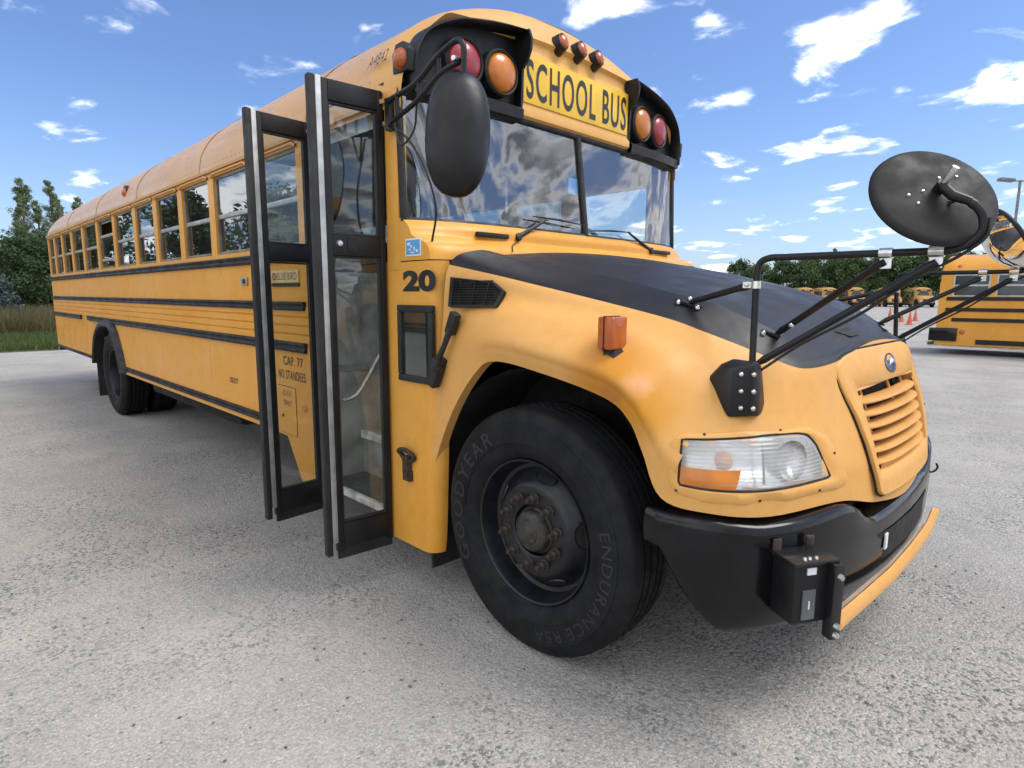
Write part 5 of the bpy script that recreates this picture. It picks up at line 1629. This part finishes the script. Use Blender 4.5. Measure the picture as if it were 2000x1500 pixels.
def make_background_bus():
    """type-C school bus, origin on the ground amidships, +x forward, near side -y"""
    root = empty('parked_school_bus')
    ZT = 2.64
    hp = curve_pts([(0, 1.2, 0.25), (0, 1.2, 1.4), (0, 1.2, 2.04), (0, 1.18, 2.20), (0, 1.06, 2.37), (0, 0.80, 2.52), (0, 0.4, 2.61), (0, 0, ZT)], 3)
    sec = [(-p.y, p.z) for p in hp] + [(p.y, p.z) for p in reversed(hp[:-1])]
    G = []
    for x, k, dz in ((-5.42, 0.90, -0.32), (-5.40, 0.97, -0.12), (-5.33, 1.0, -0.03), (-5.15, 1.0, 0), (0, 1.0, 0), (3.4, 1.0, 0), (3.62, 1.0, -0.03), (3.74, 0.99, -0.12), (3.80, 0.95, -0.30)):
        G.append([(x, y * (k if z > 2.02 else 1.0), z + dz * max(0, (z - 2.12) / 0.5)) for y, z in sec])
    bd = MB().grid(G)
    n = len(sec)
    bd.f.append(tuple(range(n)))
    bd.f.append(tuple(range(len(G) * n - n, len(G) * n)))
    bd.build('body', 'yellow_far', root, smooth=40)
    for s in (-1, 1):
        for z, h, a, b_ in ((1.46, 0.045, -5.25, 3.6), (1.18, 0.045, -5.25, 3.6), (0.92, 0.045, -5.1, 3.6), (0.36, 0.06, -4.55, -3.0), (0.36, 0.06, -1.7, 3.2)):
            MB().box(a, b_, s * 1.2 - 0.025, s * 1.2 + 0.025, z - h, z + h).build('rub_rail', 'black', root)
        for k in range(10):
            a = -5.14 + k * 0.88
            w_ = MB().box(a, a + 0.76, s * 1.2 - 0.012, s * 1.2 + 0.012, 1.52, 2.08).build('window', 'alu', root)
            MB().box(a + 0.035, a + 0.725, s * 1.2 - 0.018, s * 1.2 + 0.018, 1.55, 1.78).build('pane', 'dark_window', w_)
            MB().box(a + 0.035, a + 0.725, s * 1.2 - 0.018, s * 1.2 + 0.018, 1.82, 2.05).build('pane', 'dark_window', w_)
        for x, z in ((-2.85, 0.5), (4.30, 0.5)):
            tw = MB().revolve([(0.29, -0.1), (0.42, -0.14), (0.49, -0.12), (0.5, -0.09), (0.5, 0.09), (0.49, 0.12), (0.42, 0.14), (0.30, 0.12), (0.28, 0.05)], (x, s * 1.06, z), (0, s, 0), 28).build('wheel', 'tyre', root, smooth=40)
            MB().revolve([(0.29, 0.10), (0.25, 0.03), (0.15, 0.05), (0.0, 0.07)], (x, s * 1.06, z), (0, s, 0), 20).build('rim', 'rim', tw, smooth=40)
            MB().revolve([(0.56, 0.02), (0.58, 0.0), (0.0, 0.0)], (x, s * 1.203, z + 0.03), (0, s, 0), 28).build('wheel_arch', 'underbody', root, smooth=40)
        MB().box(-5.56, -4.95, s * 1.19 - 0.06, s * 1.19 + 0.045, 0.36, 0.70).build('rear_bumper', 'bumper', root, bevel=0.02)
        MB().revolve([(0, 0.03), (0.05, 0.02), (0.06, 0)], (-4.85, s * 1.2, 0.60), (0, s, 0), 14).build('side_lamp', 'marker', root)
        MB().revolve([(0, 0.03), (0.05, 0.02), (0.06, 0)], (-5.05, s * 1.12, 2.28), (0, s, 0.5), 14).build('roof_lamp', 'marker', root)
        MB().revolve([(0, 0.05), (0.08, 0.04), (0.10, 0)], (5.02, s * 0.78, 0.86), (1, 0, 0), 16).build('headlight', 'decal_white', root)
    MB().box(-5.54, -5.40, -1.14, 1.14, 0.38, 0.66).build('rear_bumper', 'bumper', root, bevel=0.02)
    hd = []
    for x, zt, w_ in ((3.72, 1.55, 1.18), (4.1, 1.50, 1.14), (4.6, 1.42, 1.08), (4.9, 1.30, 1.02), (5.02, 1.12, 0.98), (5.06, 0.65, 0.98)):
        hd.append([(x, -w_, 0.60), (x, -w_, zt - 0.28), (x, -w_ * 0.82, zt - 0.06), (x, -w_ * 0.4, zt), (x, w_ * 0.4, zt), (x, w_ * 0.82, zt - 0.06), (x, w_, zt - 0.28), (x, w_, 0.60)])
    hm = MB().grid(hd)
    hm.f.append(tuple(range(len(hd) * 8 - 8, len(hd) * 8)))
    hm.build('hood', 'yellow_far', root, smooth=40)
    MB().box(5.02, 5.075, -0.48, 0.48, 0.72, 1.05).build('grille', 'black', root)
    MB().box(4.75, 5.20, -1.15, 1.15, 0.36, 0.60).build('front_bumper', 'bumper', root, bevel=0.03)
    MB().grid([[(3.84 - 0.1 * abs(y) ** 3 / 1.5, y, 1.58), (3.81 - 0.1 * abs(y) ** 3 / 1.5, y, 2.10)] for y in np.linspace(-1.1, 1.1, 9)]).build('windscreen', 'dark_window', root, smooth=60)
    MB().box(3.70, 3.84, -1.10, 1.10, 2.12, 2.14).build('cap_edge', 'black', root)
    MB().box(3.70, 3.835, -0.95, -0.45, 2.17, 2.32).box(3.70, 3.835, 0.45, 0.95, 2.17, 2.32).build('light_pod', 'black', root, bevel=0.02)
    MB().box(-5.3, 4.8, -0.9, 0.9, 0.30, 0.45).build('underbody', 'underbody', root)
    return root


bb = make_background_bus()
bb.location = (3.50, 17.85, 0)
bb.rotation_euler = (0, 0, R(3))
tag(bb, 'yellow school bus at the right edge, seen side on from its tail', 'school bus', 'parked buses in the background')
far = [(-34.87, 103.05, 'leftmost of the small distant buses parked under the treeline, half hidden by the hood', -1.0),
       (-31.64, 104.1, 'second of the distant buses under the treeline, just right of the leftmost one', -1.0),
       (-28.01, 105.16, 'middle one of the five distant buses parked under the treeline', -1.0),
       (-23.28, 106.34, 'distant bus under the treeline, fourth from the left, behind the left mirror pole', -1.0),
       (-19.32, 107.16, 'rightmost of the distant buses, parked next to the tail of the near one', -1.0)]
for x, y, lab, _ in far:
    o = copy_tree(bb)
    d = Vector((1.489 - x, -2.887 - y, 0)).normalized()
    ang = math.atan2(d.y, d.x) + R(24)
    o.rotation_euler = (0, 0, ang)
    o.location = (x - math.cos(ang) * 4.5, y - math.sin(ang) * 4.5, 0)
    o.scale = (1, 1, 1.17)
    o['label'] = lab
    for ch in o.children_recursive:
        for sl in ch.material_slots:
            if sl.material is M['yellow_far']:
                sl.link = 'OBJECT'
                sl.material = M['yellow_dull']
# buses that only show as reflections in the side windows
for x, y, a, lab in ((-24.5, -9.0, 8, 'yellow bus mirrored in the rear side windows, parked left of the camera'), (-17.0, -14.5, 8, 'yellow bus mirrored in the front side windows, parked behind the camera')):
    o = copy_tree(bb)
    o.rotation_euler = (0, 0, R(a))
    o.location = (x, y, 0)
    o['label'] = lab

# ---- traffic cones ---------------------------------------------------------------
M['cone_orange'] = simple('cone_orange_plastic', (0.55, 0.12, 0.05), 0.6, var=0.2)
cone0 = None
for x, y, lab in ((-10.43, 49.0, 'orange traffic cone farthest off, left of the mirror pole'), (-7.7, 39.84, 'smallest orange cone, just right of the mirror pole'),
                  (-6.42, 35.73, 'nearest and tallest orange traffic cone on the lot'), (-7.51, 42.46, 'rightmost orange traffic cone on the lot')):
    if cone0 is None:
        o = empty('traffic_cone')
        MB().revolve([(0.0, 0.72), (0.028, 0.72), (0.035, 0.70), (0.14, 0.03)], (0, 0, 0), (0, 0, 1), 20).build('cone_body', 'cone_orange', o, smooth=40)
        MB().box(-0.19, 0.19, -0.19, 0.19, 0.0, 0.035).build('base', 'cone_orange', o, bevel=0.01)
        cone0 = o
    else:
        o = copy_tree(cone0)
    o.location = (x, y, 0)
    tag(o, lab, 'traffic cone', 'traffic cones on the lot')

# ---- lamp post ---------------------------------------------------------------------
lp = empty('lamp_post', (-3.55, 46.5, 0))
tag(lp, 'tall grey lamp post with a flat double head at the right edge', 'lamp post')
M['grey_pole'] = simple('grey_painted_steel', (0.16, 0.17, 0.18), 0.45)
MB().tube([(0, 0, 0.4), (0, 0, 8.7)], [0.10, 0.075], 12).build('pole', 'grey_pole', lp, smooth=40)
MB().tube([(0, 0, 0), (0, 0, 0.55)], 0.28, 16).build('footing', simple('footing_concrete', (0.35, 0.34, 0.32), 0.8), lp, smooth=40)
for s in (-1, 1):
    MB().obox((s * 0.62, s * 0.55, 8.72), (0.75, 0.66, 0.10 * s), (-0.66, 0.75, 0), (-0.1 * s, 0, 1), 0.42, 0.22, 0.09).build('lamp_head', 'grey_pole', lp, bevel=0.03)
MB().tube([(-0.3, -0.26, 8.66), (0.3, 0.26, 8.66)], 0.05, 8).build('bracket', 'grey_pole', lp)

# ---- vegetation ------------------------------------------------------------------


def leaf_mat(name, c1, c2, c3):
    m, t, b = new_mat(name)
    geo = N(t, 'ShaderNodeNewGeometry')
    col = mixc(t, geo.outputs['Random Per Island'], c1, c2)
    col = mixc(t, maprange(t, noise(t, objco(t), 0.8, 3.0), 0.4, 0.65), col, c3)
    t.links.new(col, b.inputs['Base Color'])
    b.inputs['Roughness'].default_value = 0.6
    b.inputs['Specular IOR Level'].default_value = 0.25
    tr = N(t, 'ShaderNodeBsdfTranslucent')
    t.links.new(col, tr.inputs[0])
    mx = N(t, 'ShaderNodeMixShader')
    mx.inputs[0].default_value = 0.3
    out = [n for n in t.nodes if n.type == 'OUTPUT_MATERIAL'][0]
    t.links.new(b.outputs[0], mx.inputs[1])
    t.links.new(tr.outputs[0], mx.inputs[2])
    t.links.new(mx.outputs[0], out.inputs[0])
    return m


M['leaf_birch'] = leaf_mat('poplar_leaves', (0.15, 0.20, 0.095), (0.25, 0.29, 0.16), (0.19, 0.235, 0.12))
M['leaf_dark'] = leaf_mat('dark_evergreen_leaves', (0.045, 0.078, 0.032), (0.09, 0.135, 0.055), (0.06, 0.10, 0.042))
M['leaf_mid'] = leaf_mat('broadleaf_foliage', (0.065, 0.105, 0.038), (0.13, 0.18, 0.07), (0.085, 0.135, 0.05))
M['leaf_spruce'] = leaf_mat('blue_spruce_needles', (0.07, 0.10, 0.10), (0.13, 0.17, 0.17), (0.09, 0.13, 0.13))
M['bark'] = simple('grey_bark', (0.13, 0.115, 0.10), 0.85, var=0.4, vscale=8, bmp=0.4, bscale=25)


def leaf_cloud(cent, rad, n, size, flat=0.6):
    """n leaf quads scattered about clump centres"""
    cent = np.asarray(cent, float)
    k = RNG.integers(0, len(cent), n)
    d = RNG.normal(size=(n, 3))
    d /= np.linalg.norm(d, axis=1)[:, None]
    r = RNG.random(n) ** 0.5
    rad = np.asarray(rad, float)
    P = cent[k] + d * (r * rad[k])[:, None] * np.array([1, 1, flat])
    a = RNG.normal(size=(n, 3))
    a /= np.linalg.norm(a, axis=1)[:, None]
    b_ = np.cross(a, RNG.normal(size=(n, 3)))
    b_ /= np.linalg.norm(b_, axis=1)[:, None]
    s = size * (0.6 + 0.8 * RNG.random(n))[:, None]
    V = np.stack([P - a * s, P + b_ * s * 0.55, P + a * s, P - b_ * s * 0.55], axis=1).reshape(-1, 3)
    return V


def fast_mesh(name, V, nper, mat, parent):
    me = bpy.data.meshes.new(name)
    n = len(V) // nper
    me.vertices.add(len(V))
    me.vertices.foreach_set('co', V.astype(np.float32).ravel())
    me.loops.add(n * nper)
    me.loops.foreach_set('vertex_index', np.arange(n * nper, dtype=np.int32))
    me.polygons.add(n)
    me.polygons.foreach_set('loop_start', np.arange(0, n * nper, nper, dtype=np.int32))
    me.update(calc_edges=True)
    me.materials.append(M[mat])
    o = bpy.data.objects.new(name, me)
    COL.objects.link(o)
    if parent is not None:
        o.parent = parent
    return o


def make_tree(name, kind, H, Wd, nleaf, size, leaf, lean=0.0):
    """tapered trunk with limbs; leaf clumps gathered along the limbs"""
    root = empty(name)
    rn = random.Random(int(H * 100) * 31 + int(Wd * 100) * 7 + len(name))
    tr = MB()
    top = Vector((lean, lean * 0.4, H * 0.93))
    r0 = 0.018 * H + 0.03
    tp = [Vector((0, 0, -0.1))] + [Vector((top.x * t + rn.uniform(-.06, .06) * H * .15, top.y * t + rn.uniform(-.06, .06) * H * .15, top.z * t)) for t in (0.2, 0.4, 0.6, 0.8)] + [top]
    tr.tube(tp, [r0, r0 * .85, r0 * .65, r0 * .45, r0 * .28, r0 * .1], 8)
    cent, rad = [], []
    nl = {'round': 34, 'poplar': 64, 'conifer': 46}[kind]
    for i in range(nl):
        t = rn.uniform(0.16, 0.97) if kind != 'poplar' else rn.uniform(0.12, 0.99)
        k = min(4, int(t * 5))
        base = tp[k].lerp(tp[k + 1], t * 5 - k)
        az = i * 2.399 + rn.uniform(-.4, .4)
        if kind == 'round':
            reach = Wd * 0.5 * (math.sin(math.pi * min(1, (t * 0.85 + 0.12))) ** 0.6) * rn.uniform(0.6, 1.1)
            up = reach * rn.uniform(0.2, 0.7)
        elif kind == 'poplar':
            reach = Wd * 0.5 * (1 - t) ** 0.85 * rn.uniform(0.35, 1.15) + 0.03 * Wd
            up = reach * rn.uniform(0.8, 1.8)
        else:
            reach = Wd * 0.5 * (1 - t) ** 0.9 * rn.uniform(0.8, 1.08) + 0.03
            up = -reach * rn.uniform(0.05, 0.25)
        tip = base + Vector((math.cos(az) * reach, math.sin(az) * reach, up))
        tip.z = max(0.15, min(tip.z, H))
        tr.tube([base, base.lerp(tip, 0.55) + Vector((0, 0, up * 0.1)), tip], [r0 * (1 - t) * .38 + .008, r0 * (1 - t) * .2 + .006, .004], 5)
        for q in ((0.45, 0.7, 0.95) if kind != 'poplar' else (0.3, 0.6, 0.8, 1.0)):
            c = base.lerp(tip, q) + Vector((rn.uniform(-1, 1), rn.uniform(-1, 1), rn.uniform(-1, 1))) * reach * 0.12
            cent.append(c[:])
            rad.append((0.16 if kind == 'round' else 0.095 if kind == 'poplar' else 0.13) * Wd * rn.uniform(0.6, 1.25) * (1.0 if kind == 'round' else (1.1 - 0.6 * t)))
    tr.build('trunk', 'bark', root, smooth=50)
    fast_mesh('crown', leaf_cloud(cent, rad, nleaf, size, 0.8), 4, leaf, root)
    return root


def place(root, x, y, label, group, rz=0.0, sc=1.0, z=0.0):
    root.location = (x, y, z)
    root.rotation_euler = (0, 0, rz)
    root.scale = (sc, sc, sc)
    return tag(root, label, 'tree', group)


LG = 'trees beyond the grass at the left'
pop_a = make_tree('poplar_tree', 'poplar', 7.4, 2.8, 20000, 0.030, 'leaf_birch', 0.2)
place(pop_a, -36.28, 1.38, 'tall feathery poplar rising left of the bus tail', LG)
pop_b = make_tree('poplar_tree', 'poplar', 7.4, 2.4, 17000, 0.030, 'leaf_birch', -0.1)
place(pop_b, -36.15, 2.55, 'tall thin poplar right beside the bus roof corner', LG)
place(copy_tree(pop_a), -38.0, 3.75, 'poplar top showing just above the bus roof', LG, 2.1, 0.95)
place(copy_tree(pop_b), -34.6, 1.0, 'shorter poplar left of the tallest one', LG, 4.0, 0.80)
place(copy_tree(pop_a), -34.9, 1.9, 'bushy poplar between the two tall ones', LG, 5.2, 0.84)
place(copy_tree(pop_b), -37.4, 3.0, 'poplar standing behind the bus roof corner', LG, 0.4, 0.93)
place(copy_tree(pop_b), -35.6, -0.75, 'poplar cut off by the left edge of the picture', LG, 1.2, 0.86)
ev = make_tree('evergreen_tree', 'round', 3.9, 3.6, 16000, 0.06, 'leaf_dark')
place(ev, -33.0, 1.1, 'dense dark evergreen below the tall poplar', LG)
place(copy_tree(ev), -34.0, 2.4, 'dark evergreen touching the bus tail', LG, 1.9, 1.05)
place(copy_tree(ev), -36.5, 0.3, 'dark bushy tree behind the blue spruce', LG, 3.9, 0.85)
sp = make_tree('blue_spruce', 'conifer', 2.9, 2.2, 7000, 0.06, 'leaf_spruce')
place(sp, -29.6, -0.45, 'small pale blue spruce at the left edge', LG)
# treeline across the lot
TG = 'trees of the far treeline'
tA = make_tree('broadleaf_tree', 'round', 8.6, 8.5, 9000, 0.19, 'leaf_mid')
tB = make_tree('broadleaf_tree', 'round', 9.5, 6.5, 8000, 0.19, 'leaf_dark')
tC = make_tree('slender_tree', 'poplar', 10.5, 4.2, 5200, 0.14, 'leaf_birch')
tD = make_tree('low_tree', 'round', 4.6, 5.5, 4500, 0.18, 'leaf_mid')
spots = [(-57.2, 100.5, tD, 0.75, 'low round tree just right of the cab, above the hood'), (-53.3, 101.9, tD, 0.68, 'small pair-topped bush tree above the hood'),
         (-51.2, 103.6, tD, 0.66, 'little shrubby tree left of the big round tree'), (-47.6, 105.0, tB, 0.86, 'big dark round tree at the left end of the treeline'),
         (-44.8, 106.5, tA, 0.80, 'broad green tree left of the mirror pole'), (-43.4, 110.5, tC, 0.86, 'slender tree showing at the bend of the mirror arm'),
         (-40.2, 107.5, tB, 0.85, 'dark tree just right of the mirror pole'), (-37.2, 109.0, tA, 0.92, 'broad green tree under the left part of the mirror arm'),
         (-34.2, 112.5, tC, 1.0, 'pale slender tree topping the mirror arm'), (-33.4, 110.0, tB, 0.92, 'dark tree under the pale slender one'),
         (-30.4, 111.0, tA, 0.94, 'broad green tree behind the first clamp'), (-27.6, 113.5, tC, 0.93, 'slender tree between the two clamps'),
         (-27.0, 111.5, tB, 0.90, 'dark tree between the two clamps'), (-24.2, 112.3, tA, 0.95, 'broad green tree below the round mirror'),
         (-21.2, 113.0, tB, 0.92, 'dark tree below the right side of the round mirror'), (-18.2, 113.6, tA, 0.95, 'broad tree partly behind the tail of the near parked bus'),
         (-15.0, 114.2, tB, 0.9, 'dark tree behind the roof of the near parked bus'), (-11.5, 114.6, tA, 0.98, 'broad tree behind the lamp post'), (-7.6, 115.0, tB, 1.0, 'dark tree right of the lamp post')]
used = set()
for i, (x, y, t_, sc_, lab) in enumerate(spots):
    o = t_ if id(t_) not in used else copy_tree(t_)
    used.add(id(t_))
    place(o, x, y, lab, TG, i * 1.7, sc_)
# undergrowth in front of the treeline, yellowish shrubs
shr = make_tree('shrub', 'round', 2.6, 4.5, 1500, 0.20, leaf='leaf_birch')
for i, (x, y, lab) in enumerate(((-46.0, 101.5, 'pale shrub below the dark round tree'), (-42.5, 102.5, 'pale shrub left of the mirror pole foot'), (-38.4, 104.2, 'pale shrub right of the mirror pole'), (-33.8, 107.4, 'pale shrub over the leftmost distant bus'),
                                 (-30.0, 108.4, 'pale shrub over the second distant bus'), (-26.0, 109.4, 'pale shrub over the middle distant bus'), (-21.3, 110.0, 'pale shrub between the two rightmost distant buses'))):
    o = shr if i == 0 else copy_tree(shr)
    o.location = (x, y, 0)
    o.rotation_euler = (0, 0, i * 2.1)
    tag(o, lab, 'shrub', 'shrubs along the treeline')
# trees behind and left of the camera, seen in the side windows
for i, (x, y, t_, sc_, lab) in enumerate(((-46, -14, tB, 0.9, 'dark tree mirrored in the rearmost side windows'), (-40, -19, tA, 0.95, 'broad tree mirrored in the rear side windows'), (-33, -23, tB, 0.85, 'dark tree mirrored in the middle side windows'),
                                          (-27, -24, tC, 0.95, 'slender tree mirrored in the middle side windows'), (-23, -25.5, tA, 0.8, 'broad tree mirrored in the second side window'), (-17, -26, tC, 0.8, 'slender tree mirrored in the first side window'), (-50, -8, tA, 0.9, 'broad tree mirrored beside the bus tail'))):
    o = copy_tree(t_)
    place(o, x, y, lab, 'trees seen only as reflections', i * 2.3, sc_)

# ---- grass -----------------------------------------------------------------------
M['grass'] = leaf_mat('verge_grass', (0.06, 0.10, 0.025), (0.12, 0.155, 0.05), (0.09, 0.12, 0.04))
M['weed'] = leaf_mat('dry_weeds', (0.12, 0.105, 0.05), (0.20, 0.165, 0.085), (0.10, 0.11, 0.045))
M['soil'] = simple('verge_soil', (0.10, 0.10, 0.045), 0.9, var=0.4, vscale=2.0)
tag(MB().grid([[(x, y, 0.006 + (0.03 if x < -18.6 else 0)) for y in (-60, -20, -6, 0, 6, 20, 60)] for x in (-90, -40, -25, -18.6, -18.1)]).build('grass_verge', 'soil', smooth=0), kind='structure')


def blades(n, x0, x1, y0, y1, h, w_, mat, name, label):
    x = RNG.uniform(x0, x1, n)
    y = RNG.uniform(y0, y1, n)
    a = RNG.uniform(0, 2 * np.pi, n)
    hh = h * (0.5 + RNG.random(n))
    lx, ly = RNG.normal(0, 0.25, n) * hh, RNG.normal(0, 0.25, n) * hh
    P = np.stack([x, y, np.full(n, 0.03)], 1)
    d = np.stack([np.cos(a), np.sin(a), np.zeros(n)], 1) * w_
    T = P + np.stack([lx, ly, hh], 1)
    V = np.stack([P - d, P + d, T], 1).reshape(-1, 3)
    o = fast_mesh(name, V, 3, mat, None)
    return tag(o, label, 'grass', kind='stuff')


blades(45000, -27, -18.2, -4.5, 5.0, 0.16, 0.018, 'grass', 'grass', 'green grass verge at the left beyond the lot')
blades(26000, -31, -24.5, -5.0, 6.0, 0.75, 0.016, 'weed', 'tall_weeds', 'dry brownish tall weeds in front of the left trees')
blades(5000, -2.6, 0.6, 19.6, 22.4, 0.10, 0.02, 'grass', 'grass_patch', 'patch of green grass under the near parked bus')

# ---- loose grit on the ground near the camera --------------------------------------
M['grit'] = leaf_mat('loose_grit', (0.12, 0.12, 0.125), (0.44, 0.42, 0.39), (0.24, 0.23, 0.21))
n = 17000
px = RNG.uniform(-7, 4.2, n)
py = RNG.uniform(-3.0, 3.0, n)
keep = (np.hypot(px - 1.49, py + 2.89) < 4.2)
px, py = px[keep], py[keep]
n = len(px)
s = 0.0016 + 0.0085 * RNG.random(n) ** 3.5
oct_ = np.array([(1, 0, 0), (0, 1, 0), (-1, 0, 0), (0, -1, 0), (0, 0, 0.8), (0, 0, -0.5)], float)
tri = np.array([(0, 1, 4), (1, 2, 4), (2, 3, 4), (3, 0, 4)])
jit = oct_[None] * (1 + RNG.uniform(-.4, .4, (n, 6, 3)))
V = jit * s[:, None, None] + np.stack([px, py, np.full(n, 0.001)], 1)[:, None, :]
me = bpy.data.meshes.new('loose_grit')
F = (np.arange(n)[:, None, None] * 6 + tri[None]).reshape(-1, 3)
me.from_pydata(V.reshape(-1, 3).tolist(), [], F.tolist())
me.materials.append(M['grit'])
go = bpy.data.objects.new('loose_grit', me)
COL.objects.link(go)
tag(go, 'loose stone chips scattered over the pavement', 'grit', kind='stuff')
bpy.context.view_layer.update()
